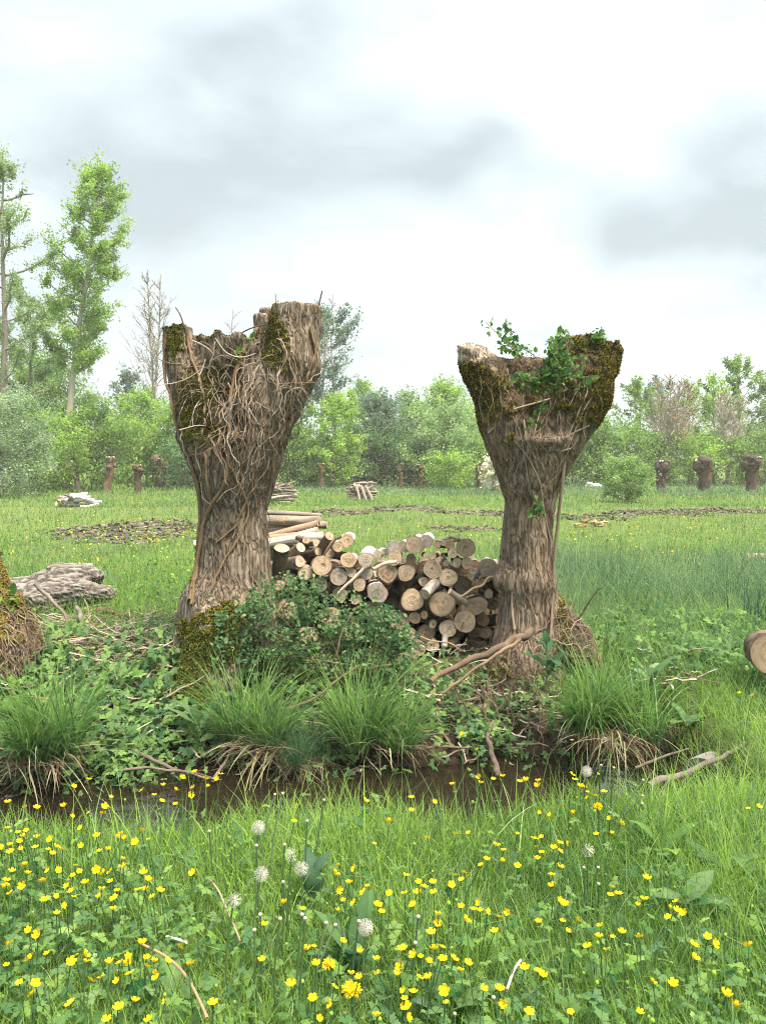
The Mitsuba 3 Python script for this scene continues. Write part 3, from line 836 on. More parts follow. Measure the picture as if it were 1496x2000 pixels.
def log_mesh(p0, axis, r, L, seed, bark='grey', end='tan', egg=.13, sides=22, squash=None, taper=.93, crack=.6, bend=0.0):
    """a sawn log: (bark body, near cut face, far cut face)"""
    q = rng(seed)
    a = norm(np.asarray(axis, float))
    e1 = norm(np.cross(a, [0, 0, 1.] if abs(a[2]) < .9 else [1., 0, 0])); e2 = np.cross(e1, a)
    ang = np.arange(sides) * 2 * PI / sides
    prof = 1 + egg * sum(q.normal(0, 1) / k * np.cos(k * ang + q.uniform(0, 6)) for k in (1, 2, 3, 4, 5)) * .6
    if squash: prof = prof * (1 + squash[0] * np.cos(2 * (ang - squash[1])))
    ts = np.array([0, .012, .06, .2, .35, .5, .65, .8, .94, 1.0])
    c1, c2 = BARKS[bark]
    bd = norm(q.normal(0, 1, 3)); bd = norm(bd - a * (bd @ a))
    V, C = [], []
    for t in ts:
        rr = r * prof * (1 - (1 - taper) * t) * (1 + .03 * q.normal(0, 1, sides))
        V.append(p0 + a * L * t + bd * bend * math.sin(PI * t) + rr[:, None] * (np.cos(ang)[:, None] * e1 + np.sin(ang)[:, None] * e2))
    V = np.array(V).reshape(-1, 3)
    n = meshkit.fbm(V * 22 + seed, 3, 2)[:, None]
    C = np.array(c2) + (np.array(c1) - np.array(c2)) * sstep(.3, .65, n)
    i, j = np.meshgrid(np.arange(len(ts) - 1), np.arange(sides), indexing='ij')
    Q = np.stack([i * sides + j, i * sides + (j + 1) % sides, (i + 1) * sides + (j + 1) % sides, (i + 1) * sides + j], -1).reshape(-1, 4)
    body = (V, np.vstack([Q[:, [0, 2, 1]], Q[:, [0, 3, 2]]]), C)

    def face(t, sgn):
        rings = np.array([0, .12, .24, .36, .48, .6, .72, .83, .93, 1.0])
        rr = r * prof * (1 - (1 - taper) * t)
        base = np.array(ENDS[end]) * q.uniform(.72, 1.0); base = base + (base.mean() - base) * q.uniform(-.12, .12); off = q.normal(0, .13, 2)
        V, C = [], []
        ck = q.uniform(0, 2 * PI, 3)
        for k, s in enumerate(rings):
            cen = (off[0] * e1 + off[1] * e2) * r * (1 - s)
            p = p0 + a * (L * t + sgn * -.003 + sgn * .004 * (1 - s) * q.normal(0, .5)) + cen + (s * rr)[:, None] * (np.cos(ang)[:, None] * e1 + np.sin(ang)[:, None] * e2)
            V.append(p)
            cr = sum(np.exp(-((np.angle(np.exp(1j * (ang - x))) / .16) ** 2)) for x in ck) * crack * .45 * (1 - abs(s - .4))
            tone = .86 + .10 * q.normal(0, 1) + .10 * np.cos(ang - ck[0]) + .10 * q.normal(0, 1, sides) - cr
            if s < .2: tone = tone - .22
            if s > .98: tone = tone * .62
            C.append(base * tone[:, None].clip(.2, 1.4))
        V, C = np.array(V).reshape(-1, 3), np.array(C).reshape(-1, 3)
        i, j = np.meshgrid(np.arange(len(rings) - 1), np.arange(sides), indexing='ij')
        Q = np.stack([i * sides + j, i * sides + (j + 1) % sides, (i + 1) * sides + (j + 1) % sides, (i + 1) * sides + j], -1).reshape(-1, 4)
        F = np.vstack([Q[:, [0, 1, 2]], Q[:, [0, 2, 3]]])
        return V, (F if sgn > 0 else F[:, ::-1]), C
    return body, face(0, 1), face(1, -1)


def log(label, p0, axis, r, L, seed, group, name='log', both=True, **kw):
    b, f0, f1 = log_mesh(p0, axis, r, L, seed, **kw)
    k = thing(name, label, 'log', group)
    put(k + '__bark', b, 'mat_wood', 35)
    put(k + '__cut_face', f0, 'mat_wood')
    if both: put(k + '__cut_face', f1, 'mat_wood')
    return k


YF = 6.1
back = np.array([0, 1., 0])
LOGS = [
    # u, v, radius (photo px), bark, end, depth offset, axis, length, label
    (550, 1071, 15, 'dark', 'pale', -.10, (-.16, .45, -.9), .30, 'dark leaning log propped on end against the thick left pollard'),
    (587, 1069, 9.5, 'tan', 'pale', .02, (-.55, .8, -.5), .7, 'slim log slanting up beside the dark leaning log'),
    (598, 1055, 7.2, 'dark', 'pale', .06, (-.2, 1, -.5), .7, 'thin round log end highest at the left of the heap, under the white poles'),
    (618, 1061, 7.2, 'grey', 'pale', .10, (-.3, 1, -.1), .8, 'thin log end tucked low between two higher slim logs'),
    (622, 1077, 8, 'dark', 'pale', .05, (-.6, .8, -.25), .8, 'dark barked slim log slanting left above the big pale log'),
    (644, 1048, 9.2, 'dark', 'tan', -.02, (-.45, .8, -.65), .75, 'tilted dark log with round end raised highest of the left half'),
    (677, 1056, 13.5, 'pale', 'tan', .05, (.1, 1, -.02), .8, 'topmost round log of the left heap with pale bark on its crown'),
    (660, 1068, 10.5, 'grey', 'tan', .0, (-.1, 1, -.1), .8, 'round log directly under the left of the topmost pale crowned log'),
    (645, 1081, 10, 'dark', 'tan', .12, (.3, 1, -.2), .8, 'half hidden log behind the big pale log, dark bark on its right'),
    (587, 1097, 11.5, 'grey', 'tan', -.03, (-.6, .7, -.2), .8, 'grey barked log slanting left with its end by the ragged pale round'),
    (596, 1118, 15, 'tan', 'pale', -.02, (0, 1, 0), .9, 'pale round log with a ragged edge above the bush'),
    (629, 1105, 19.5, 'tan', 'pale', -.05, (-.18, 1, 0), .9, 'biggest pale round log end in the left half of the pile'),
    (681, 1093, 15.5, 'pale', 'tan', -.02, (.14, 1, -.02), .8, 'left one of the two white barked logs side by side'),
    (714, 1093, 15.5, 'pale', 'grey', -.03, (.03, 1, -.03), .8, 'right one of the two white barked logs side by side, greyer end'),
    (661, 1126, 17, 'grey', 'grey', .0, (.05, 1, 0), .9, 'grey weathered log end with a notch in its top'),
    (624, 1142, 15, 'grey', 'pale', .02, (0, 1, 0), .9, 'pale log end under the biggest pale round, cut off by the bush'),
    (688, 1119, 9.5, 'tan', 'pale', .0, (.1, 1, .1), .9, 'small pale round log under the left white barked log'),
    (716, 1122, 11.5, 'pale', 'grey', .03, (.2, 1, .1), .5, 'light grey small log beside the bent pale peg'),
    (702, 1143, 12.5, 'grey', 'tan', .0, (0, 1, 0), .9, 'round log end just right of the leaning pale stick'),
    (544, 1144, 10, 'tan', 'pale', -.06, (.2, 1, .1), .7, 'small round log end touching the foot of the thick left pollard'),
    (567, 1133, 12, 'tan', 'tan', .02, (0, 1, 0), .8, 'log end peeping over the bush beside the thick pollard'),
    (738, 1157, 20, 'pale', 'grey', -.12, (-.06, 1, .03), .8, 'heavy tilted log with a dark crack straight across its end'),
    (758, 1119, 19, 'pale', 'brown', .0, (.05, 1, -.02), .9, 'large brown log end with a white bark crown in the middle of the pile'),
    (771, 1091, 14, 'grey', 'tan', -.02, (.12, 1, 0), .9, 'tan log end under the short upright white log'),
    (662, 1160, 15, 'grey', 'tan', .03, (0, 1, 0), .9, 'log end behind the leaning pale stick, half in leaves'),
    (694, 1172, 9.5, 'tan', 'pale', .02, (0, 1, 0), .8, 'small log end among leaves left of the cracked heavy log'),
    (732, 1196, 21, 'dark', 'brown', .08, (-.2, 1, 0), .9, 'big shaded brown log under the cracked heavy log'),
    (737, 1083, 9, 'pale', 'grey', .06, (.1, 1, .02), .3, 'white birch log pointing up at the dip of the pile'),
    (752, 1078, 7, 'pale', 'grey', .12, (-.1, 1, .02), .3, 'smaller white birch log pointing up at the dip of the pile'),
    (768, 1068, 11.5, 'pale', 'grey', .10, (.02, .1, 1), .12, 'short white log standing upright on the pile'),
    (808, 1065, 17.5, 'grey', 'tan', -.04, (.03, 1, 0), .9, 'large round log on top of the right heap'),
    (832, 1057, 13.5, 'pale', 'grey', .10, (.05, 1, -.03), .7, 'grey white log behind the large top log of the right heap'),
    (789, 1068, 11.5, 'pale', 'grey', .08, (.25, 1, 0), .7, 'whitish log half behind the left of the large top log'),
    (803, 1092, 10, 'tan', 'brown', .04, (.1, 1, 0), .8, 'shaded brown log under the large top log'),
    (794, 1118, 17, 'tan', 'pale', .0, (0, 1, 0), .9, 'pale pear shaped log end in the middle of the pile'),
    (844, 1112, 18.5, 'tan', 'tan', -.01, (0, 1, 0), .9, 'round ringed log end above the green weeds in the gap'),
    (875, 1128, 18, 'tan', 'pale', -.02, (0, 1, 0), .9, 'pale round log with a small notch in its lower edge'),
    (827, 1136, 9.5, 'tan', 'pale', .03, (0, 1, 0), .9, 'small pinkish round log left of the white wedge'),
    (832, 1086, 5.6, 'tan', 'pale', .0, (0, 1, 0), .7, 'left of two thin pale branch ends under the upper row'),
    (845, 1086, 6.6, 'tan', 'pale', .0, (.2, 1, 0), .7, 'right of two thin pale branch ends under the upper row'),
    (865, 1085, 4.6, 'grey', 'brown', .06, (.1, 1, 0), .7, 'thin dark branch end in the black gap of the upper row'),
    (885, 1080, 10, 'tan', 'pale', -.01, (0, 1, 0), .8, 'small pale log end left under the big brown top log'),
    (879, 1063, 9.6, 'tan', 'red', .0, (-.15, 1, -.05), .4, 'reddish split log end left of the big brown top log'),
    (853, 1065, 7.5, 'grey', 'pale', .02, (.3, 1, -.05), .2, 'thin split piece end right of the large top log'),
    (866, 1061, 6, 'pale', 'pale', .0, (-.1, 1, -.05), .2, 'thin white piece on top of the right heap'),
    (910, 1070, 18.5, 'dark', 'brown', -.02, (.05, 1, 0), .9, 'big brown log end highest at the right end of the pile'),
    (872, 1100, 5.6, 'pale', 'grey', .02, (0, 1, 0), .8, 'tiny white branch end in the gap over the notched log'),
    (892, 1099, 9.4, 'tan', 'tan', .0, (0, 1, 0), .8, 'oval tan log end under the big brown top log'),
    (913, 1101, 11.5, 'grey', 'red', -.02, (0, 1, 0), .9, 'pinkish round log with a dark heart near the right end'),
    (951, 1108, 18, 'pale', 'brown', -.02, (.05, 1, -.03), .9, 'brown log end with a white bark rim against the slimmer pollard'),
    (904, 1143, 18, 'dark', 'dark', .06, (-.2, 1, 0), .9, 'large shaded log behind the thin twisted root'),
    (920, 1126, 7, 'pale', 'tan', -.02, (.5, .9, .1), .5, 'short pale branch stub on the large shaded log'),
    (930, 1135, 5, 'tan', 'brown', .0, (0, 1, 0), .6, 'first small stick end right of the pale branch stub'),
    (941, 1136, 6, 'tan', 'red', .0, (0, 1, 0), .6, 'second stick end right of the pale branch stub'),
    (954, 1133, 4.6, 'tan', 'orange', -.02, (0, 1, 0), .6, 'tiny orange stick end by the slimmer pollard'),
    (964, 1128, 6, 'tan', 'orange', -.03, (0, 1, 0), .6, 'orange cut stick end touching the slimmer pollard'),
    (954, 1161, 8.6, 'tan', 'brown', .0, (0, 1, 0), .8, 'small round log low beside the slimmer pollard'),
    (805, 1173, 22, 'tan', 'tan', -.04, (0, 1, 0), .9, 'egg shaped large log end above the leaves, its heart cracked'),
    (830, 1161, 11, 'pale', 'tan', -.16, (.45, .75, .3), .35, 'short white barked stub lying across between two large logs'),
    (864, 1180, 25.5, 'tan', 'tan', -.03, (0, 1, 0), .9, 'largest log end of the whole pile, wide pale rings'),
    (853, 1141, 6, 'pale', 'pale', .02, (0, 1, .2), .6, 'white wedge of wood above the largest log'),
    (868, 1154, 3.6, 'pale', 'pale', .0, (0, 1, 0), .5, 'thinnest pale stick end above the largest log'),
    (880, 1147, 4.2, 'tan', 'pale', .0, (.2, 1, 0), .5, 'thin stick end over the short mossy stick'),
    (879, 1155, 6.2, 'grey', 'pale', -.14, (.75, .35, -.6), .19, 'short mossy stick slanting down over the reddish split log'),
    (925, 1184, 22, 'grey', 'red', -.02, (.1, 1, 0), .85, 'reddish brown wedge shaped split log'),
    (908, 1214, 21.5, 'tan', 'tan', -.04, (0, 1, 0), .9, 'large ringed round log under the reddish wedge'),
    (875, 1228, 17, 'tan', 'pale', -.03, (0, 1, 0), .9, 'yellowish round log low in the pile'),
    (846, 1219, 8.2, 'grey', 'brown', .0, (0, 1, 0), .8, 'small shaded round log left above the yellowish one'),
    (828, 1201, 8, 'tan', 'red', .0, (0, 1, 0), .8, 'small reddish round log left under the largest one'),
    (810, 1207, 11.5, 'tan', 'red', -.02, (0, 1, 0), .8, 'angular pinkish log end under the egg shaped log'),
    (781, 1215, 19, 'grey', 'brown', -.02, (-.1, 1, 0), .9, 'rough barked log end by the edge of the bush'),
    (799, 1242, 15, 'tan', 'tan', -.03, (0, 1, 0), .9, 'tan log end crossed by a thin bowed twig'),
    (833, 1237, 17.5, 'dark', 'brown', .05, (0, 1, 0), .9, 'deeply shaded brown log low in the middle of the pile'),
    (817, 1266, 16.5, 'tan', 'tan', -.04, (0, 1, 0), .9, 'lowest fully round log of the pile'),
    (848, 1262, 12.6, 'tan', 'pale', -.03, (0, 1, 0), .9, 'round pale log at the bottom, right of the lowest large one'),
    (868, 1264, 6, 'pale', 'pale', -.08, (.1, .5, .8), .18, 'short white piece standing at the bottom of the pile'),
    (881, 1258, 9, 'grey', 'brown', .0, (.3, 1, .1), .6, 'broken brown piece at the bottom right of the pile'),
    (795, 1290, 20, 'grey', 'brown', -.10, (-.1, 1, .1), .9, 'rough brown log half buried in sedge at the very bottom'),
    (600, 1243, 21, 'tan', 'tan', -.02, (0, 1, 0), .9, 'log end glimpsed deep inside the bush'),
    (690, 1232, 19, 'tan', 'brown', .0, (0, 1, 0), .9, 'brown log end glimpsed through the bush right of its middle'),
    (645, 1205, 20, 'grey', 'tan', .02, (0, 1, 0), .9, 'log end behind the crown of the bush'),
    (560, 1190, 20, 'grey', 'tan', .02, (0, 1, 0), .9, 'log end hidden between bush and thick pollard'),
]
GRP = 'logs in the big pile between the two pollards'
for i, (u, v, rp, bk, en, dy, ax, L, lab) in enumerate(LOGS):
    y = YF + dy
    kw = {}
    if 'wedge shaped' in lab: kw = dict(egg=.30, squash=(.25, .3))
    elif 'egg shaped' in lab: kw = dict(egg=.12)
    elif 'angular' in lab or 'notch' in lab or 'pear' in lab or 'ragged' in lab: kw = dict(egg=.16)
    up = abs(ax[2]) > .9
    if ax[1] == 1 and abs(ax[0]) < .25:        # most logs lie square to the viewer
        dv = ray(u, v); q_ = rng(i + 50)
        ax = (.8 * dv[0] / dv[1] + .5 * ax[0] + q_.normal(0, .03), 1, .75 * dv[2] / dv[1] + q_.normal(0, .02))
    p0 = W(u, v, y)
    if up and L < .2:          # standing pieces show their bark; their near end is the top
        p0 = W(u, v - rp, y); ax = (-ax[0], -ax[1], -ax[2])
    log(lab, p0, ax, rp * PX(y), L * (.9 + .2 * rng(i).random()), 300 + i, GRP, bark=bk, end=en, both=False, **kw)
r = rng(12)
cir = np.array([(q[0], q[1], q[2]) for q in LOGS])
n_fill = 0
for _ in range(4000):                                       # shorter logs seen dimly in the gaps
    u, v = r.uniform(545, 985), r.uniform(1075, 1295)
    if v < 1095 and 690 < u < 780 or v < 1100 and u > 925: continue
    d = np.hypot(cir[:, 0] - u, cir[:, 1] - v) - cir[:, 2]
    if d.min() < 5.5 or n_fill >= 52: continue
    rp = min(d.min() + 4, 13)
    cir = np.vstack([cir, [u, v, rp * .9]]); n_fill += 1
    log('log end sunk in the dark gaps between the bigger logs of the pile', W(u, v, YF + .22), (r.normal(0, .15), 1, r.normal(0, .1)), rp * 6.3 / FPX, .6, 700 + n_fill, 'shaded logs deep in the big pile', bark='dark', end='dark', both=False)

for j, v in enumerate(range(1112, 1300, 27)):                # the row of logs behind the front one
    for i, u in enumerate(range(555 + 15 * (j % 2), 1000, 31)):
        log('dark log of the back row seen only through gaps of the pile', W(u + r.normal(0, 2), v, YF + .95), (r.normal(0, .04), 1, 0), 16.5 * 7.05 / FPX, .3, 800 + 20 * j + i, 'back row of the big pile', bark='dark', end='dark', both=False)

# sticks and pegs on the pile
for pts, rad, col, lab in (([(713, 1108), (690, 1132), (668, 1150), (650, 1172)], .014, (.50, .43, .35), 'straight pale stick leaning across the front of the log pile'),
                           ([(775, 1098), (752, 1100), (737, 1108), (728, 1112), (733, 1128)], .017, (.55, .45, .33), 'bent pale peg of wood at the dip of the log pile'),
                           ([(970, 1127), (952, 1128), (944, 1145), (925, 1147), (912, 1158), (900, 1166)], .012, (.34, .26, .18), 'thin twisted root hanging over the right end of the log pile'),
                           ([(774, 1234), (810, 1238), (845, 1255), (875, 1254), (890, 1262), (900, 1273)], .008, (.36, .27, .19), 'thin bowed twig across the bottom of the log pile'),
                           ([(667, 1048), (655, 1052), (650, 1060), (632, 1085)], .010, (.12, .09, .06), 'dark forked twig lying on top of the left heap')):
    q = resample(np.array([W(u, v, YF - .2) for u, v in pts]), 16)
    q = q + .008 * np.stack([meshkit.fbm(q * 12 + k * 9, 2, 27) - .5 for k in range(3)], -1)
    t = put('stick', tubes(q, np.linspace(1, .75, 16) * rad, 7, np.array(col) * (.75 + .5 * meshkit.fbm(q * 30, 2, 4))[:, None][None], cap=True), 'mat_wood', True)
    tag(t, lab, 'stick')
# split firewood slivers on the top of the right heap
for i, (u, v, a) in enumerate(((872, 1052, .4), (884, 1050, -.5), (893, 1048, .9), (889, 1056, .2), (858, 1056, -.2), (898, 1054, -1.0))):
    q = np.array([W(u - 8 * math.cos(a), v + 5 * math.sin(a), YF + .05), W(u + 8 * math.cos(a), v - 5 * math.sin(a), YF + .1)])
    q = resample(q, 5)
    t = put('wood_splinter', tubes(q, .011, 4, np.array([.42, .34, .27]) * (.7 + .1 * i), cap=True), 'mat_wood')
    tag(t, 'thin split piece of firewood on top of the right heap', 'firewood', 'split firewood on top of the right heap')

# white poles stacked behind the thick pollard
POLES = [  # right end (u, v), radius px, rise of the left end in px, bark, depth, label
    (628, 1008, 5, 4, 'grey', 8.05, 'topmost thin pole of the white pole stack'),
    (626, 1018, 9.5, 2, 'grey', 7.95, 'thick top pole with orange lichen in the white pole stack'),
    (638, 1026, 7, -2, 'grey', 8.15, 'short pole end sticking out furthest right of the stack'),
    (600, 1032, 7, -2, 'pale', 8.0, 'pale pole under the thick lichen pole'),
    (620, 1022, 6.5, -30, 'tan', 7.85, 'brown pole slanting across the white pole stack'),
    (621, 1036, 8, -22, 'pale', 7.8, 'bright white pole slanting under the brown one'),
    (632, 1047, 9, -16, 'pale', 7.75, 'lowest bright white pole reaching above the dark leaning log'),
    (575, 1046, 7, -8, 'pale', 7.9, 'white pole low at the left of the stack'),
    (560, 1060, 9, -2, 'pale', 7.8, 'short white pole end right by the thick pollard'),
    (612, 1028, 6, 5, 'grey', 8.05, 'thin grey pole just below the thick lichen pole'),
    (618, 1041, 5.5, -12, 'tan', 7.82, 'thin brown pole between two bright white ones'),
    (600, 1062, 9, 0, 'grey', 8.0, 'grey pole in the shade beneath the white ones'),
    (640, 1075, 11, 0, 'grey', 8.0, 'grey pole at the bottom of the white pole stack'),
    (630, 1095, 12, 0, 'grey', 8.0, 'ground pole under the white pole stack'),
]
for i, (u, v, rp, dv, bk, y, lab) in enumerate(POLES):
    p0 = W(u, v, y); p1 = W(u - 180, v - dv * 1.8, y + .12 - .02 * i)
    log(lab, p0, p1 - p0, rp * y / FPX, np.linalg.norm(p1 - p0), 900 + i, 'white poles stacked behind the thick pollard', name='pole', bark=bk, end='tan', bend=.02 * (-1) ** i)
q = rng(33)
lp = np.array([W(552 + q.normal(0, 9), 1012 + abs(q.normal(0, 6)), 7.84) for _ in range(60)])
lv = leafcloud(q, lp, .012, [[.55, .33, .03], [.5, .4, .08]])
put('pole_001__lichen', lv, 'mat_soft')

# ------------------------------------------------------------------ far piles
def pile(u, v, y, n, half, height, r0, L, cols, label, group, seed, spread=.25, axis0=0.0, name='branch', cat='branch', taper=.8):
    """a heap of cut branches, each one a thing"""
    q = rng(seed); c = W(u, v, y); z0 = float(H(c[0], c[1])); k0 = None
    for i in range(n):
        f = (i + .5) / n
        row = math.floor(f * height / (r0 * 1.7)); z = z0 + r0 + row * r0 * 1.7
        w = half * math.sqrt(max(.05, 1 - .55 * (z - z0) / height))
        a = axis0 + q.normal(0, spread); l = L * q.uniform(.7, 1.1)
        x = c[0] + q.uniform(-w, w); yy = c[1] + q.uniform(-.3, .3) * half
        d = np.array([math.cos(a), math.sin(a), q.normal(0, .10)])
        p = resample(np.array([[x, yy, z]]) + d * np.linspace(-.5, .5, 6)[:, None] * l, 6)
        p[:, 2] += .03 * q.normal(0, 1) * np.sin(np.linspace(0, PI, 6))
        col = np.array(cols[q.integers(len(cols))]) * q.uniform(.7, 1.2)
        t = put(name, tubes(p, np.linspace(1, taper, 6) * r0 * q.uniform(.55, 1.3), 6, col, cap=True), 'mat_wood')
        tag(t, label, cat, group)


GRY = [[.30, .26, .23], [.22, .18, .155], [.36, .32, .29], [.16, .13, .11]]
WHT = [[.72, .70, .66], [.60, .56, .50], [.8, .78, .75], [.25, .2, .16]]
pile(153, 988, 25.5, 34, .62, .40, .055, .62, WHT, 'white split log in the low heap on the grass left of the thick pollard', 'white logs in the heap at the left', 1, .5, .4, 'split_log', 'log')
pile(540, 985, 27, 60, .38, .72, .045, .95, GRY, 'weathered grey branch in the bundle stack showing right behind the thick pollard', 'branches of the bundle behind the thick pollard', 2, .22, .15)
pile(706, 978, 29.6, 52, .42, .66, .05, .65, GRY, 'weathered grey branch in the round bundle standing alone in the meadow', 'branches of the lone round bundle', 3, .9, .9)
for i, dx in enumerate((-2, 7, 16)):
    p = resample(np.array([W(698 + dx, 948, 29.0), W(706 + dx * 1.4, 978, 28.8)]), 5)
    tag(put('stake', tubes(p, .05, 6, (.33, .29, .26), cap=True), 'mat_wood'), 'grey stake leaning on the front of the lone round bundle', 'stake', 'stakes leaning on the lone bundle')
pile(695, 940, 47, 40, 1.15, .5, .06, 1.6, GRY + [[.42, .38, .35]], 'bare grey branch in the long brushwood heap before the far trees', 'branches of the far brushwood heap', 4, .35, .05)
pile(1163, 950, 42, 5, .45, .2, .09, .8, [[.85, .84, .8]], 'white birch log lying by the round willow bush', 'white birch logs by the willow bush', 5, .5, .3, 'birch_log', 'log')
pile(1157, 1022, 17.4, 15, .34, .13, .036, .20, [[.42, .30, .2], [.35, .2, .12], [.55, .45, .35], [.2, .13, .09]], 'small cut piece in the firewood heap right of the slimmer pollard', 'firewood heap in the meadow', 16, .9, .5, 'firewood_piece', 'firewood')
c = W(1500, 1092, 11.2)
log('rotting brown log lying in tall grass at the right edge', c + np.array([-.33, .0, .03]), (1, .1, 0), .055, .9, 990, None, bark='tan', end='brown')
labels[list(labels)[-1]].pop('group', None)
# big sawn stump end cut by the right edge
p0 = W(1510, 1279, 4.95)
log('big sawn reddish log end standing at the right edge', p0, (.22, 1, -.08), 42 * 4.95 / FPX, .22, 991, None, bark='dark', end='brown', egg=.05, sides=30, crack=.3)

# ------------------------------------------------------------------ grass
def near_cols(r, x, y):
    p = np.stack([x, y, 0 * x], -1)
    k = meshkit.fbm(p * 1.6, 3, 51)[:, None]
    c = np.array([.075, .175, .030]) + (np.array([.165, .265, .045]) - np.array([.075, .175, .030])) * sstep(.25, .75, k)
    b = (r.random((len(x), 1)) < .22)
    c = np.where(b, np.array([.065, .16, .065]), c)
    c = np.where(r.random((len(x), 1)) < .035, np.array([.33, .30, .16]), c)
    return 1.75 * c * r.normal(1, .18, (len(x), 1)).clip(.55, 1.5)


r = rng(501)
n = 112000
y = r.uniform(1.25, 3.42, n); x = r.uniform(-1, 1, n) * (.66 * y + .55)
s = cross_s(x, y)
keep = (s < 3.15 + .05 * r.standard_normal(n)) & (r.random(n) < np.where(y < 1.7, .5, 1))
# broad-leaved herbs take over at the lower left
herb = np.exp(-((x + 1.15) / .75) ** 2 - ((y - 2.05) / .38) ** 2) + .55 * np.exp(-((x - .1) / .35) ** 2 - ((y - 1.85) / .25) ** 2) + .5 * np.exp(-((x - .75) / .3) ** 2 - ((y - 1.9) / .25) ** 2)
keep &= r.random(n) > .5 * herb
x, y, s, herb = x[keep], y[keep], s[keep], herb[keep]
n = len(x)
p = np.stack([x, y, H(x, y) - .01], -1)
tall = .5 + meshkit.fbm(np.stack([x, y, 0 * x], -1) * 2.2, 3, 61)
h = r.gamma(9, .0175, n) * tall * (1 - .35 * np.clip(herb, 0, 1)) * (1 - .12 * sstep(2.6, 3.0, s))
az = r.uniform(0, 2 * PI, n)
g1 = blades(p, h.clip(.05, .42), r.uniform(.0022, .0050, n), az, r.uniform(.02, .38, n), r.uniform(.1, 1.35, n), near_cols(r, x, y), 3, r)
m = 500                                                      # taller stalks along the water's edge
x2_ = np.r_[r.normal(.55, .3, 200), r.normal(-.75, .3, 120), r.uniform(-2, 1.6, 180)]; y2_ = .11 * x2_ + r.uniform(2.6, 3.0, m)
g2 = blades(np.stack([x2_, y2_, H(x2_, y2_)], -1), r.uniform(.14, .40, m), r.uniform(.004, .008, m), r.uniform(0, 2 * PI, m), r.uniform(.03, .3, m), r.uniform(.1, 1.0, m), near_cols(r, x2_, y2_) * 1.1, 5, r)
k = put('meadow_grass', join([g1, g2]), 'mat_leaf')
tag(k, 'long fresh green grass of the near meadow', 'grass', kind='stuff')

# herbs between the grass: creeping buttercup leaves
n = 8500
y = r.uniform(1.4, 3.1, n); x = r.uniform(-1, 1, n) * (.66 * y + .4)
herb = np.exp(-((x + 1.15) / .8) ** 2 - ((y - 2.05) / .42) ** 2) + .5 * np.exp(-((x - .1) / .4) ** 2 - ((y - 1.85) / .3) ** 2) + .5 * np.exp(-((x - .75) / .35) ** 2 - ((y - 1.9) / .3) ** 2) + .18 + .25 * np.exp(-((x + 1.5) / .5) ** 2 - ((y - 2.85) / .2) ** 2)
keep = (r.random(n) < herb) & (cross_s(x, y) < 3.0); x, y = x[keep], y[keep]; n = len(x)
hh = r.uniform(.03, .17, n)
p = np.stack([x, y, H(x, y) + hh], -1)
N = norm(r.normal(0, .45, (n, 3)) + [0, -.15, 1]); D = norm(r.normal(0, 1, (n, 3)) * [1, 1, .25])
v1 = scatter(LOBED[0], LOBED[1], p, frames(D, N), r.uniform(.015, .036, n), pick(r, [[.11, .25, .075], [.135, .285, .08], [.095, .22, .08], [.175, .32, .075]], n, .18))
k = put('meadow_herbs', v1, 'mat_leaf')
tag(k, 'lobed leaves of creeping herbs among the meadow grass', 'herbs', kind='stuff')


def field_cols(r, x, y):
    p = np.stack([x, y, 0 * x], -1)
    a = meshkit.fbm(p * np.array([.35, .22, 1]), 3, 71); b = meshkit.fbm(p * np.array([.9, .5, 1]) + 5, 3, 72)
    yel, grn, blu = np.array([.135, .225, .045]), np.array([.095, .185, .045]), np.array([.075, .17, .075])
    t = sstep(.38, .62, a)[:, None]
    c = grn * (1 - t) + yel * t
    reed = np.maximum(sstep(30, 36, y) * sstep(-8, -1, x) * .95, np.exp(-((y - 9.3) / 3.0) ** 2) * sstep(1.3, 2.0, x) * .9)[:, None]
    reed = np.clip(reed * (.5 + b[:, None]), 0, 1)
    c = c * (1 - reed) + blu * reed
    bright = (np.exp(-((y - 13.8) / 1.5) ** 2) * sstep(-1.2, .2, x) * .8 + np.exp(-((y - 6.6) / .45) ** 2) * sstep(2.0, 2.5, x) * .9)[:, None]
    c = c * (1 - bright) + yel * 1.1 * bright
    pd = meshkit.fbm(p * np.array([1.6, .9, 1]) + 9, 3, 77)[:, None]
    dry = r.random((len(x), 1)) < .04 + .40 * sstep(.5, .72, pd)
    c = np.where(dry, np.array([.17, .145, .085]), c) * (.72 + .55 * meshkit.fbm(p * np.array([2.1, 1.2, 1]) + 2, 3, 78)[:, None])
    return 1.6 * c * r.normal(1, .18, (len(x), 1)).clip(.5, 1.5)


r = rng(502)
n = 122000
v = r.uniform(926, 1300, n) ; v = np.where(r.random(n) < .35, r.uniform(928, 990, n), v)
u = r.uniform(-260, 1756, n)
d = np.stack([(u - CX) / FPX, CP + (CY - v) / FPX * SP, -SP + (CY - v) / FPX * CP], -1)
tt = -EYE / d[:, 2]; x, y = d[:, 0] * tt, d[:, 1] * tt
keep = (y < 62) & (y > 5.6) & (cross_s(x, y) > 5.75 + .25 * r.standard_normal(n) - 1.1 * sstep(1.6, 2.6, x)) & ~((np.abs(x - .2) < .95) & (y < 6.9) & (y > 5.5)) & (r.random(n) > .72 * mud_mask(x, y))
x, y = x[keep], y[keep]; n = len(x)
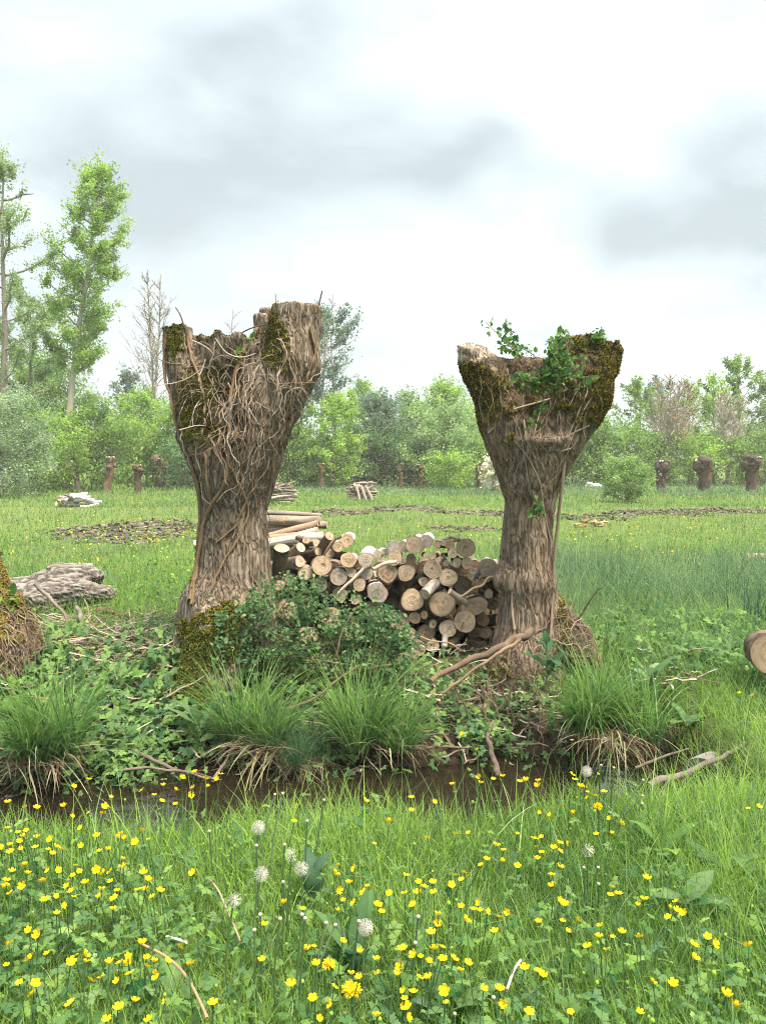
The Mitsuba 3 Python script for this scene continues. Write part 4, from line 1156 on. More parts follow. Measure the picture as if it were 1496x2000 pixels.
# hummocks
pn = np.stack([x, y, 0 * x], -1)
hm = meshkit.fbm(pn * .8, 3, 81)
h = r.gamma(9, .018, n) * (.55 + .9 * hm)
h = h * (1 + 1.2 * np.exp(-((y - 9.0) / 3.2) ** 2) * sstep(1.3, 2.0, x) + .6 * sstep(30, 36, y) + .4 * np.exp(-((x + 2.6) / 1.5) ** 2 - ((y - 9) / 2) ** 2))
w = np.maximum(.0048, .70 * y / 767)
p = np.stack([x, y, H(x, y) * (.2 + .8 * (1 - sstep(60, 120, y))) - .01], -1)
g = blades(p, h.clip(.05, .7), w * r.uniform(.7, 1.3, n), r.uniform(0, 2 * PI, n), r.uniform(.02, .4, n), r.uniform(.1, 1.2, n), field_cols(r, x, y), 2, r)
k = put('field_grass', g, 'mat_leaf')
tag(k, 'rough wet meadow grass stretching from the pollards to the far trees', 'grass', kind='stuff')
# broad-leaved weeds in the field
n = 34000
v = r.uniform(960, 1290, n); u = r.uniform(-150, 1650, n)
d = np.stack([(u - CX) / FPX, CP + (CY - v) / FPX * SP, -SP + (CY - v) / FPX * CP], -1)
tt = -EYE / d[:, 2]; x, y = d[:, 0] * tt, d[:, 1] * tt
pn = np.stack([x, y, 0 * x], -1)
wn = meshkit.fbm(pn * .9, 3, 91)
dens = sstep(.45, .62, wn) * .55 * np.where((x > 1.3) & (y < 12), .12, 1) + .95 * np.exp(-((x + 2.4) / 1.4) ** 2 - ((y - 7.8) / 1.9) ** 2) + .5 * np.exp(-((x - 2.6) / .9) ** 2 - ((y - 13.5) / 1.6) ** 2) + .8 * np.exp(-((x - 5) / 1.3) ** 2 - ((y - 19.5) / .7) ** 2)
keep = (r.random(n) < dens) & (cross_s(x, y) > 6.0) & ~((np.abs(x - .2) < .95) & (y < 7.1) & (y > 5.5)) & (r.random(n) > .9 * mud_mask(x, y))
x, y, wn = x[keep], y[keep], wn[keep]; n = len(x)
top = .10 + .38 * sstep(.4, .75, wn) + .12 * np.exp(-((x + 2.4) / 1.2) ** 2 - ((y - 7.6) / 1.6) ** 2)
p = np.stack([x, y, H(x, y) + r.uniform(.02, 1, n) * top], -1)
sz = np.maximum(.035, 1.3 * y / 767)
lf = leafcloud(r, p, 1.0, [[.19, .31, .06], [.145, .26, .07], [.24, .34, .065], [.115, .225, .075]], up=.8)
V = lf[0].reshape(n, -1, 3); V = p[:, None] + (V - p[:, None]) * sz[:, None, None]
k = put('field_weeds', (V.reshape(-1, 3), lf[1], lf[2]), 'mat_leaf')
tag(k, 'leafy weeds growing in the rough meadow', 'weeds', kind='stuff')
# yellow flecks of flowers in the field
n = 900
x = np.r_[r.normal(-3.4, 1.2, 300), r.normal(3, 2, 200), r.uniform(-12, 12, 400)]; y = np.r_[r.normal(12, 1.6, 300), r.normal(13, 1.5, 200), r.uniform(8, 26, 400)]
p = np.stack([x, y, H(x, y) + r.uniform(.15, .4, n)], -1)
lf = leafcloud(r, p, .035, [[.75, .58, .03], [.6, .5, .08]])
k = put('field_blossoms', lf, 'mat_petal')
tag(k, 'scattered yellow blossoms far out in the rough meadow', 'flowers', kind='stuff')
# mud clods
n = 60000
x = r.uniform(-16, 16, n); y = r.uniform(9, 27, n)
keep = r.random(n) < mud_mask(x, y); x, y = x[keep][:9000], y[keep][:9000]; n = len(x)
OCT = (np.array([[1, 0, 0], [0, 1, 0], [-1, 0, 0], [0, -1, 0], [0, 0, .8], [0, 0, -.4], [.6, .6, .35], [-.6, .5, .4]], float), np.array([[0, 6, 4], [6, 1, 4], [1, 7, 4], [7, 2, 4], [2, 3, 4], [3, 0, 4], [0, 1, 6], [1, 2, 7]]))
p = np.stack([x, y, H(x, y) + .01], -1)
a = r.uniform(0, 2 * PI, n)
fr = frames(np.stack([np.cos(a), np.sin(a), r.normal(0, .3, n)], 1), norm(np.stack([r.normal(0, .3, n), r.normal(0, .3, n), np.ones(n)], 1)))
cl = scatter(OCT[0] * [1, 1, .4], OCT[1], p, fr, r.uniform(.02, .08, n), pick(r, [[.075, .063, .056], [.11, .095, .088], [.045, .038, .034], [.15, .13, .12]], n, .25))
k = put('mud_clods', cl, 'mat_soft', exact=True)
tag(k, 'dark grey churned mud clods in bare strips of the meadow', 'mud', kind='stuff')

# ------------------------------------------------------------------ far stream bank
r = rng(503)
n = 34000
x = r.uniform(-3.9, 3.9, n); s_ = r.uniform(4.62, 6.6, n); y = s_ + .11 * x
pn = np.stack([x, y, 0 * x], -1)
den = .5 + .9 * sstep(.42, .6, meshkit.fbm(pn * 2.0, 3, 101))
den = den * np.where(x < -1.35, 1.0, np.where(x < .85, .45, np.where(x < 1.45, .45, .38))) * sstep(4.63, 4.9, s_ + .15 * r.standard_normal(n))
den = np.where((x > .5) & (x < 1.25) & (s_ < 5.35) & (s_ > 4.85), 1.0 * sstep(.3, .6, meshkit.fbm(pn * 3, 2, 5)), den)
den = np.where((x < -1.4) & (s_ > 5.85), .35 * den, den)
keep = (r.random(n) < den) & ~((np.abs(x - .2) < .95) & (y > 5.75) & (y < 7.1)) & ~((x > 1.75) & (s_ < 4.9))
x, y, s_ = x[keep], y[keep], s_[keep]; n = len(x)
hh = r.uniform(.01, .20, n) * (.6 + .8 * meshkit.fbm(np.stack([x, y, 0 * x], -1) * 2.5, 2, 6))
p = np.stack([x, y - hh * .25, H(x, y) + hh], -1)
N = norm(r.normal(0, .5, (n, 3)) + [0, -.45, .9]); D = norm(r.normal(0, 1, (n, 3)) * [1, .8, .35])
cb = scatter(LOBED[0], LOBED[1], p, frames(D, N), r.uniform(.026, .066, n) * np.where(x < -.8, 1.1, .85), pick(r, [[.12, .25, .08], [.155, .30, .09], [.20, .34, .09], [.10, .21, .085]], n, .2))
k = put('bank_herbs', cb, 'mat_leaf')
tag(k, 'low leafy herbs covering the far bank of the stream', 'herbs', kind='stuff')
# grass on the culvert crossing and the right part of the bank
n = 36000
x = r.uniform(1.3, 4.4, n); y = r.uniform(3.2, 7.0, n); s_ = cross_s(x, y)
keep = ((x > 1.75 + .1 * r.standard_normal(n)) | (s_ > 5.7)) & ~((x < 1.80) & (s_ > 3.75) & (s_ < 4.4)) & (r.random(n) < np.where(s_ > 4.6, .75, 1))
x, y = x[keep], y[keep]; n = len(x)
c = near_cols(r, x, y) * np.where(cross_s(x, y) > 4.4, .92, 1.05)[:, None]
g = blades(np.stack([x, y, H(x, y) - .01], -1), r.gamma(9, .018, n), r.uniform(.003, .006, n), r.uniform(0, 2 * PI, n), r.uniform(.02, .5, n), r.uniform(.2, 1.5, n), c, 3, r)
k = put('bank_grass', g, 'mat_leaf'); tag(k, 'thick green grass over the culvert and the right bank', 'grass', kind='stuff')
# dead twigs and leaf litter on the ground behind the bank
n = 2000
x = np.r_[r.uniform(-3.0, -1.2, 1400), r.uniform(-3.4, 2.2, 400), r.uniform(.3, 1.5, 200)]; y = np.r_[r.normal(6.1, .42, 1400), .11 * x[1400:1800] + r.uniform(4.7, 5.6, 400), r.uniform(5.2, 6.1, 200)]
a = r.uniform(0, 2 * PI, n); L = r.uniform(.06, .32, n)
d = np.stack([np.cos(a), np.sin(a), r.normal(.05, .25, n)], 1)
P = np.stack([x, y, H(x, y) + r.uniform(.01, .14, n)], -1)[:, None] + d[:, None] * (L[:, None] * np.linspace(0, 1, 5))[:, :, None]
P = P + .012 * r.standard_normal((n, 5, 3)) * np.linspace(0, 1, 5)[None, :, None]
tw = tubes(P, np.linspace(1, .5, 5)[None] * (.0052 * r.uniform(.5, 2.0, n))[:, None], 4, pick(r, [[.30, .25, .2], [.2, .16, .12], [.4, .35, .3], [.13, .1, .075]], n))
k = put('twig_litter', tw, 'mat_wood'); tag(k, 'dry twigs and litter strewn between the weeds and on the far bank', 'twigs', kind='stuff')


# sedge tussocks
def tussock(u, v, y, rad, hgt, n, nd, label, w=.0082, cols=((.15, .265, .05), (.20, .32, .065), (.11, .22, .06)), seed=0, droop=1.35, dl=.75):
    q = rng(seed + 600); c = W(u, v, y)
    k = thing('sedge_tussock', label, 'sedge', None)
    gs = []
    for t_ in range(4):
        off = np.array([q.normal(0, rad * .42), q.normal(0, rad * .22), q.normal(0, .02)]); m = int(n * q.uniform(.22, .36)); hs = hgt * q.uniform(.75, 1.15); ln = q.uniform(0, 2 * PI)
        a = q.uniform(0, 2 * PI, m); rr = rad * .24 * np.sqrt(q.random(m))
        b = c + off + np.stack([rr * np.cos(a), rr * np.sin(a), -.05 + 0 * a], 1)
        aa = a + q.normal(0, .6, m); aa = np.where(q.random(m) < .35, ln + q.normal(0, .5, m), aa)
        gs.append(blades(b, hs * q.uniform(.55, 1.55, m), w * q.uniform(.6, 1.4, m), aa, q.uniform(0, .45, m) + .5 * rr / rad, q.uniform(.2, droop + .3, m) * q.uniform(.5, 1.2, m), np.where(q.random((m, 1)) < .07, np.array([.40, .33, .17]), pick(q, cols, m, .18)), 7, q))
    g = join(gs)
    put(k + '__green_blades', g, 'mat_leaf'); labels[k + '__green_blades'] = {'label': 'arching green sedge blades', 'kind': 'stuff'}
    nd = int(nd * .42); a = q.uniform(0, 2 * PI, nd); rr = rad * .6 * np.sqrt(q.random(nd))
    b = c + np.stack([rr * np.cos(a), rr * np.sin(a) - .04, -.02 + 0 * a], 1)
    g = blades(b, hgt * dl * q.uniform(.3, 1.15, nd), w * 1.2 * q.uniform(.6, 1.3, nd), np.where(q.random(nd) < .8, (-PI / 2 + q.normal(0, .9, 5))[q.integers(0, 5, nd)] + q.normal(0, .25, nd), a), q.uniform(1.0, 2.2, nd), q.uniform(.4, 1.1, nd), pick(q, [[.30, .23, .15], [.20, .15, .10], [.40, .33, .23], [.13, .10, .07]], nd, .25), 5, q)
    put(k + '__dead_blades', g, 'mat_straw'); labels[k + '__dead_blades'] = {'label': 'brown dead blades hanging down to the water', 'kind': 'stuff'}
    return k


tussock(85, 1462, 4.55, .36, .50, 620, 330, 'big sedge tussock with a skirt of dead blades at the left edge', seed=1, droop=1.6, dl=.8)
tussock(517, 1440, 4.80, .28, .46, 460, 260, 'upright sedge tussock in front of the moss covered pollard foot', seed=2, droop=1.3, dl=.85)
tussock(595, 1475, 4.75, .22, .34, 520, 300, 'fine bladed dull green sedge tussock low beside the upright one', w=.0026, cols=((.11, .18, .07), (.15, .22, .085), (.09, .16, .065)), seed=3, droop=2.4, dl=.8)
tussock(758, 1432, 4.85, .34, .50, 560, 150, 'arching sedge tussock right in the middle below the log pile', seed=4, droop=1.7, dl=.6)
tussock(1190, 1412, 4.75, .40, .50, 680, 340, 'wide sedge tussock with straw coloured skirt right of the slimmer pollard', seed=5, droop=1.9, dl=.8)


# thorn bush before the log pile
def bush_front():
    q = rng(640)
    k = thing('thorn_bush', 'small leaved green thorn bush in front of the log pile', 'bush')
    us = [425, 470, 520, 570, 640, 700, 760, 800]; tops = [1205, 1158, 1150, 1128, 1140, 1172, 1192, 1240]; bots = [1300, 1330, 1335, 1335, 1335, 1330, 1325, 1300]
    n = 280
    u = q.uniform(425, 800, n); f = q.beta(1.1, 1.35, n)
    v = np.interp(u, us, tops) + f * (np.interp(u, us, bots) - np.interp(u, us, tops)) + q.normal(0, 7, n)
    y = 5.35 + .25 * q.random(n) - .10 * f
    c = np.array([W(a, b, d) for a, b, d in zip(u, v, y)])
    root = np.array([W(a, 1335, 5.5) for a in q.choice([500, 560, 610, 660, 720], n)]) + q.normal(0, .05, (n, 3))
    t = np.linspace(0, 1, 8)[None, :, None]
    P = root[:, None] * (1 - t) + c[:, None] * t; P[:, :, 2] += .12 * np.sin(t[..., 0] * PI) * q.uniform(0, 1, (n, 1)); P += .015 * q.standard_normal(P.shape) * t
    m = 60
    for i in range(m):
        put(k + '__stem', tubes(P[i], np.linspace(1, .4, 8) * q.uniform(.003, .007), 4, np.array([.20, .15, .10]) * q.uniform(.6, 1.3)), 'mat_wood')
    sd = norm(q.normal(0, 1, (n, 3)) * [1, .7, .7] + [0, -.3, .35]) * q.uniform(.05, .17, (n, 1))
    lp = np.repeat(c, 24, 0) + np.repeat(sd, 24, 0) * q.uniform(-.4, 1, (n * 24, 1)) + np.clip(q.normal(0, 1, (n * 24, 3)), -2, 2) * .022
    put(k + '__leaves', leafcloud(q, lp, .028, [[.115, .24, .095], [.15, .29, .105], [.09, .20, .08], [.22, .34, .11]], up=.6, tmpl=LEAF6, jit=.2), 'mat_leaf')
    labels[k + '__leaves'] = {'label': 'dense small blue green leaves', 'kind': 'stuff'}


bush_front()


# dock plants and other broad leaves
def broad(base, az, th0, th1, L, w, col, segs=7):
    n = len(base)
    d = np.stack([np.cos(az), np.sin(az), 0 * az], 1); s = np.stack([-np.sin(az), np.cos(az), 0 * az], 1)
    p = np.array(base, float); V, C = [], []
    for k in range(segs + 1):
        t = k / segs; th = th0 + th1 * t
        ww = w * (.10 + .9 * math.sin(PI * min(1, max(0, (t - .12) / .88)) ** .8) if t > .12 else .10) * .5 * (1 if k < segs else .1)
        nrm = -np.cos(th)[:, None] * d + np.sin(th)[:, None] * np.array([0, 0, 1.])
        wav = .12 * np.sin(k * 2.1 + az * 7)
        for q_, lift in ((-1, .22), (0, 0), (1, .22)):
            V.append(p + s * (q_ * ww)[:, None] + nrm * ((lift + wav * q_) * ww)[:, None]); C.append(col * (1.0 if q_ else 1.15))
        p = p + (L / segs)[:, None] * (np.sin(th)[:, None] * d + np.cos(th)[:, None] * np.array([0, 0, 1.]))
    f = []
    for k in range(segs):
        a = 3 * k
        f += [[a, a + 1, a + 4], [a, a + 4, a + 3], [a + 1, a + 2, a + 5], [a + 1, a + 5, a + 4]]
    m = 3 * (segs + 1)
    return np.stack(V, 1).reshape(-1, 3), (np.array(f)[None] + (np.arange(n) * m)[:, None, None]).reshape(-1, 3), np.stack(C, 1).reshape(-1, 3)


def dock(p, n, L, w, label, seed, cols=((.10, .22, .095), (.13, .27, .085)), th=(.2, 1.0), azs=None, stem=None):
    q = rng(seed + 660); k = thing('dock_plant', label, 'dock plant')
    if stem:
        P = resample(np.array([p, np.array(p) + [.01, 0, stem * .5], np.array(p) + [0, -.01, stem]]), 8)
        put(k + '__stem', tubes(P, np.linspace(.008, .004, 8), 5, (.13, .19, .07)), 'mat_wood')
    for i in range(n):
        b = np.array(p) + (np.array([0, 0, stem * (.15 + .8 * i / n)]) if stem else q.normal(0, .012, 3) * [1, 1, .3])
        az = np.array([azs[i] if azs else q.uniform(0, 2 * PI)]); sc = (1.15 - .6 * i / n) if stem else 1
        put(k + '__leaf', broad(b[None], az, np.array([q.uniform(*th)]), np.array([q.uniform(.2, 1.3)]), np.array([L * q.uniform(.75, 1.15) * sc]), np.array([w * q.uniform(.8, 1.15) * sc]), pick(q, cols, 1)), 'mat_leaf', True)


dock(W(395, 1420, 4.95), 6, .25, .075, 'broad leaved dock at the mossy foot of the thick pollard', 1, azs=[3.3, 2.7, .3, -.6, -1.6, 1.2])
dock(W(1066, 1350, 5.05), 13, .24, .075, 'tall dark dock plant before the foot of the slimmer pollard', 2, cols=((.065, .16, .07), (.085, .19, .075)), stem=.36)
dock(W(1270, 1330, 5.1), 6, .22, .07, 'dock with pale bluish leaves on the right bank', 3, cols=((.18, .30, .13), (.12, .23, .09)), azs=[3.0, 2.2, .3, -.8, -1.9, 1.0])
dock(W(1340, 1420, 4.7), 5, .17, .08, 'low dock in the leaves near the culvert', 4)
dock(W(290, 1440, 5.0), 5, .2, .06, 'dock with drooping leaves in the herbs of the left bank', 5)
dock(G(612, 1770, .06), 4, .22, .075, 'blue green dock with one wide upright leaf behind the dandelion clocks', 6, cols=((.085, .17, .09),), th=(-.05, .35), azs=[-1.5, 2.2, .4, -2.8])
dock(G(695, 1905, .03), 5, .23, .07, 'dock with tall leaves in the middle of the near meadow', 7, cols=((.085, .19, .07),), th=(0, .5))
dock(G(1285, 1680, .05), 5, .2, .06, 'dock with a yellowish leaf in the grass under the drooping stalks', 8, cols=((.19, .27, .05), (.11, .21, .05)), th=(.1, .7))
dock(G(1420, 1720, .03), 6, .2, .055, 'dock in the grass at the right side of the near meadow', 9, th=(.3, 1.0))
dock(G(1340, 1770, .08), 3, .15, .07, 'small dock with one pale blue leaf turned up in the grass', 10, cols=((.17, .29, .11),), th=(.5, 1.0))
dock(G(330, 1960, .02), 5, .16, .07, 'dock near the bottom edge among the lobed herbs', 11, th=(.4, 1.1))
dock(G(880, 1985, .02), 6, .18, .06, 'dock at the bottom edge below the buttercups', 12, th=(.4, 1.1))
k = thing('iris_clump', 'stiff blue green iris clump at the right edge', 'iris')
q = rng(671); n = 46; c = W(1478, 1235, 6.6)
g = blades(c + np.stack([q.normal(0, .07, n), q.normal(0, .06, n), q.uniform(-.05, .02, n)], 1), q.uniform(.3, .6, n), q.uniform(.012, .022, n), q.uniform(0, 2 * PI, n), q.uniform(0, .35, n), q.uniform(0, .7, n), pick(q, [[.07, .17, .085], [.09, .2, .09]], n), 5, q)
put(k + '__blades', g, 'mat_leaf'); labels[k + '__blades'] = {'label': 'stiff sword shaped leaves', 'kind': 'stuff'}

# ------------------------------------------------------------------ fallen branches, roots, culvert
BR_ = [([(1036, 1233, 5.45), (985, 1262, 5.25), (930, 1285, 5.15), (885, 1303, 5.1), (835, 1330, 5.0)], .030, (.26, .20, .13), 'thick mossy root reaching down from the slimmer pollard to the sedge'),
       ([(1015, 1250, 5.25), (960, 1285, 5.05), (925, 1310, 4.98), (890, 1335, 4.95), (862, 1355, 4.9)], .013, (.38, .28, .17), 'thin orange brown root below the thick mossy one'),
       ([(552, 1392, 4.9), (620, 1362, 4.95), (668, 1322, 5.0), (700, 1300, 5.05)], .010, (.32, .25, .18), 'thin bowed stick between the two middle tussocks'),
       ([(655, 1290, 5.2), (662, 1250, 5.2), (680, 1210, 5.2), (700, 1185, 5.2)], .006, (.36, .29, .2), 'thin upright dry stem in front of the thorn bush'),
       ([(1266, 1536, 4.0), (1320, 1512, 4.1), (1380, 1492, 4.15), (1420, 1475, 4.2), (1452, 1452, 4.25)], .019, (.30, .26, .23), 'grey bare branch lying over the culvert mouth'),
       ([(1240, 1500, 4.3), (1300, 1475, 4.35), (1345, 1462, 4.4)], .009, (.25, .21, .18), 'thin grey twig above the branch at the culvert'),
       ([(235, 1458, 4.7), (300, 1485, 4.65), (370, 1510, 4.6), (440, 1528, 4.6)], .014, (.27, .22, .18), 'long grey stick on the mud of the left bank'),
       ([(225, 1506, 4.55), (290, 1500, 4.55), (350, 1505, 4.55), (400, 1520, 4.55)], .010, (.33, .28, .23), 'pale stick just above the water on the left bank'),
       ([(415, 1525, 4.5), (440, 1485, 4.7), (462, 1448, 4.8)], .011, (.30, .25, .2), 'stick leaning up from the water by the upright tussock'),
       ([(68, 1140, 6.6), (100, 1172, 6.5), (128, 1200, 6.4), (132, 1222, 6.3), (160, 1250, 6.2), (172, 1278, 6.1)], .016, (.34, .30, .27), 'crooked grey branch lying in weeds right of the edge stump'),
       ([(150, 1182, 6.5), (160, 1215, 6.3), (168, 1245, 6.2), (186, 1272, 6.1)], .020, (.40, .35, .31), 'pale broken branch beside the crooked grey one'),
       ([(205, 1302, 5.9), (240, 1290, 5.95), (270, 1278, 6.0)], .032, (.33, .25, .2), 'short brown log half sunk in the herbs left of the thick pollard'),
       ([(190, 1192, 6.9), (225, 1200, 6.9), (268, 1208, 6.9)], .028, (.33, .2, .14), 'reddish broken branch lying in the weeds'),
       ([(240, 1255, 6.3), (280, 1252, 6.3), (300, 1248, 6.3)], .016, (.22, .17, .13), 'dark stick lying flat in the weeds near the thick pollard'),
       ([(283, 1270, 5.9), (296, 1310, 5.7), (310, 1345, 5.5)], .016, (.36, .28, .2), 'tan stick pointing down the left bank'),
       ([(1128, 1212, 5.8), (1150, 1175, 5.8), (1168, 1150, 5.8), (1176, 1148, 5.8)], .007, (.10, .09, .06), 'dark bent dead stalk right of the slimmer pollard'),
       ([(975, 1520, 4.55), (958, 1465, 4.8), (948, 1440, 4.9), (962, 1410, 5.05)], .020, (.2, .16, .13), 'dark rooty branch dipping into the stream under the slimmer pollard'),
       ([(800, 1465, 4.7), (850, 1460, 4.75), (920, 1462, 4.8)], .011, (.28, .23, .16), 'mossy stick lying along the bank beside the middle tussock'),
       ([(0, 1562, 4.25), (50, 1548, 4.4), (105, 1520, 4.5)], .008, (.12, .1, .085), 'dark wet stick in the water at the left edge')]
for pts, rad, col, lab in BR_:
    q = resample(np.array([W(*a) for a in pts]), 22)
    q = q + 2.4 * rad * np.stack([meshkit.fbm(q * 10 + k * 9, 3, 27) - .5 for k in range(3)], -1)
    rr = rad * np.linspace(1.05, .6, 22) * (.8 + .45 * meshkit.fbm(q * 25, 2, 9))
    t = put('fallen_branch', tubes(q, rr, 8, np.array(col) * .46 * (.4 + 1.2 * meshkit.fbm(q * 40, 2, 4))[:, None][None], cap=True), 'mat_wood', True)
    tag(t, lab, 'branch')
# roots on the bank under the slimmer pollard
ROOTS = thing('bank_roots', 'bare brown roots hanging out of the bank under the slimmer pollard', 'roots')
q = rng(680)
for i in range(15):
    u = q.uniform(880, 1060); a = W(u, q.uniform(1290, 1360), 5.25)
    P = [a]
    for j in range(5):
        P.append(P[-1] + np.array([q.normal(0, .045), -q.uniform(.02, .07), -q.uniform(.04, .09)]))
    P = np.array(P); P[:, 2] = np.maximum(P[:, 2], H(P[:, 0], P[:, 1]) + .01)
    P = resample(P, 12)
    put(ROOTS + '__root', tubes(P, np.linspace(1, .45, 12) * q.uniform(.003, .009), 5, np.array([.13, .095, .065]) * q.uniform(.6, 1.3)), 'mat_wood', True)
# culvert pipe
c = W(1392, 1516, 4.30)
CV = thing('culvert_pipe', 'grey concrete culvert pipe with a dark mouth where the stream ends', 'pipe')
ang = np.arange(33) * 2 * PI / 32
prof = [(.0, .105), (.0, .135), (.03, .14), (.75, .14), (.75, .105), (.02, .100), (.0, .105)]
V = np.array([[c[0] - .05 + .8 * a - .6 * b * math.cos(t), c[1] + .6 * a + .8 * b * math.cos(t), c[2] - .035 + b * math.sin(t)] for a, b in prof for t in ang[:-1]])
i, j = np.meshgrid(np.arange(len(prof) - 1), np.arange(32), indexing='ij')
Q = np.stack([i * 32 + j, i * 32 + (j + 1) % 32, (i + 1) * 32 + (j + 1) % 32, (i + 1) * 32 + j], -1).reshape(-1, 4)
cc = np.array([.20, .195, .185]) * (.6 + .6 * meshkit.fbm(V * 18, 3, 3))[:, None]
put(CV + '__pipe', (V, np.vstack([Q[:, [0, 1, 2]], Q[:, [0, 2, 3]]]), cc), 'mat_soft', False)
import trimesh

# ------------------------------------------------------------------ buttercups and dandelions
def petal_bloom():
    v, f, c = [], [], []
    for k in range(5):
        a0 = k * 2 * PI / 5
        b = len(v)
        for (rr, w, z) in ((.10, .10, .0), (.55, .42, .16), (.95, .36, .42), (1.02, 0, .45)):
            for sg in ((-1, 1) if w else (0,)):
                x_, y_ = rr, sg * w
                v.append((x_ * math.cos(a0) - y_ * math.sin(a0), x_ * math.sin(a0) + y_ * math.cos(a0), z + .05 * abs(sg)))
                c.append((.86, .62, .015) if rr > .3 else (.70, .45, .02))
        f += [[b, b + 1, b + 3], [b, b + 3, b + 2], [b + 2, b + 3, b + 5], [b + 2, b + 5, b + 4], [b + 4, b + 5, b + 6]]
    b = len(v)
    for k in range(6):
        v.append((.26 * math.cos(k * PI / 3), .26 * math.sin(k * PI / 3), .14)); c.append((.62, .50, .04))
    v.append((0, 0, .26)); c.append((.50, .52, .08)); f += [[b + k, b + (k + 1) % 6, b + 6] for k in range(6)]
    return np.array(v), np.array(f), np.array(c)


BLOOM = petal_bloom()
blooms = [(BLOOM[0] * [1, 1, zz] @ np.array(T().rotate([0, 0, 1], 40 * i).matrix)[:3, :3].T, BLOOM[1], BLOOM[2] * tone) for i, (zz, tone) in enumerate(((1.3, 1), (1.8, .97), (.9, 1.0), (2.3, .92)))]
raw = []
for (ox, oy, sc), txt in (((0, 1580, 3.937), '555,60 685,35 790,45 60,155 140,190 200,170 620,150 745,220 930,195 905,230 965,235 1090,170 1040,260 1140,245 285,230 145,255 75,285 80,345 155,320 270,300 390,240 370,320 430,300 400,355 480,320 185,220 620,290 765,335 830,315 5,300 190,435 90,490 210,505 365,480 445,475 580,445 610,485 560,520 740,475 800,495 850,490 850,565 940,395 950,460 1100,505 1135,560 50,555 50,595 15,610 170,600 330,565 80,660 520,605 545,640 565,685 430,675 340,712 655,580 485,748 780,630 765,685 880,690 900,635 870,780 435,810 1065,630 1120,625 1230,640 1175,685 220,940 295,970 70,1050 360,1120 235,1160 50,1210 580,1135 645,1135 545,1185 655,1185 840,1195 920,1195 985,1140 985,1175 1090,1045 1125,1155 1180,1185 1130,1225 1285,1180 1380,1070 1460,1210 1225,1285 1000,1275 890,1275 780,1305 695,1325 905,1335 150,1345 270,1350 248,1430 540,1505 1035,1490 1272,1480 910,1540 820,1640 1145,1635 1485,500'),
                          ((0, 1500, 2.992), '45,205 145,235 212,237 370,232 430,115 520,72 648,172 610,230 830,135 900,163 953,108 1065,62 1137,28 1023,135 1203,68 1270,65 1292,40 1212,108 1130,118 1113,160 945,195 1025,215 1245,1383 1110,1160'),
                          ((640, 1580, 3.937), '645,18 468,103 770,235 358,275 985,200 1085,195 1458,200 1295,290 1355,325 80,440 210,460 50,505 165,580 80,625 305,600 280,650 120,715 205,730 385,750 415,797 75,790 600,520 698,570 745,605 810,580 475,660 592,660 690,658 815,655 655,740 980,515 1050,495 1030,548 950,588 1180,440 1222,395 1345,405 1460,445 1025,755 1160,725 1120,780 1170,795 1230,790 1315,840 1382,802 1055,865 845,820 840,885 795,960 1285,950 575,1088 820,1090 878,1068 665,1130 715,1150 783,1180 885,1160 965,1162 1080,1188 250,1110 372,1170 385,1270 180,1280 240,1310 535,1285 560,1225 705,1303 775,1310 1020,1255 50,1375 20,1210 35,1510 590,1410 660,1420 590,1470 605,1535 615,1605 378,1605 900,1400 910,1495 1198,1395 1320,1405 1352,1497 115,1030'),
                          ((380, 1500, 2.992), '600,220 583,318 523,795 632,830 405,925 392,1132 655,1070 698,1050 563,1278 690,1350 108,1385 723,1475 783,1158 710,1155'),
                          ((996, 1500, 2.992), '172,265 238,285 372,268 583,298 642,328 505,393 598,388 43,393 185,410 145,418 155,465 185,497 160,540 258,472 292,445 325,440 292,488 43,578 247,628 292,587 250,698 290,773 318,805 600,705 635,740 588,750 800,650 747,808 787,775 925,812 972,788 975,838 1020,857 925,877 167,908 307,903 393,895 337,960 530,932 522,995 600,992 655,970 757,995 455,1052 570,1070 1157,992 1187,1028 1070,1040 1075,1120 1395,1045 85,1183 162,1197 188,1223 833,1255 955,1267 758,1432 113,1432 355,1432 1260,1338 1317,1400 1392,240 1457,228 165,80 165,110 92,80 57,85 362,40 517,42 437,118 412,118 452,145 455,175 502,168 550,143 375,268 380,72'),
                          ((400, 1100, 2.493), '450,1180 782,1165 1005,1143 1005,1208 1118,1165 1218,1118 1205,1080 1340,1045 1342,1075 1405,1058 1450,1042 1330,908 1255,835'),
                          ((0, 0, 1.), '1445,1355 1470,1360 1117,1447')):
    raw += [(ox + float(a.split(',')[0]) / sc, oy + float(a.split(',')[1]) / sc) for a in txt.split()]
pts = []
for a in raw:
    if all((a[0] - b[0]) ** 2 + (a[1] - b[1]) ** 2 > 16 for b in pts): pts.append(a)
r = rng(700)
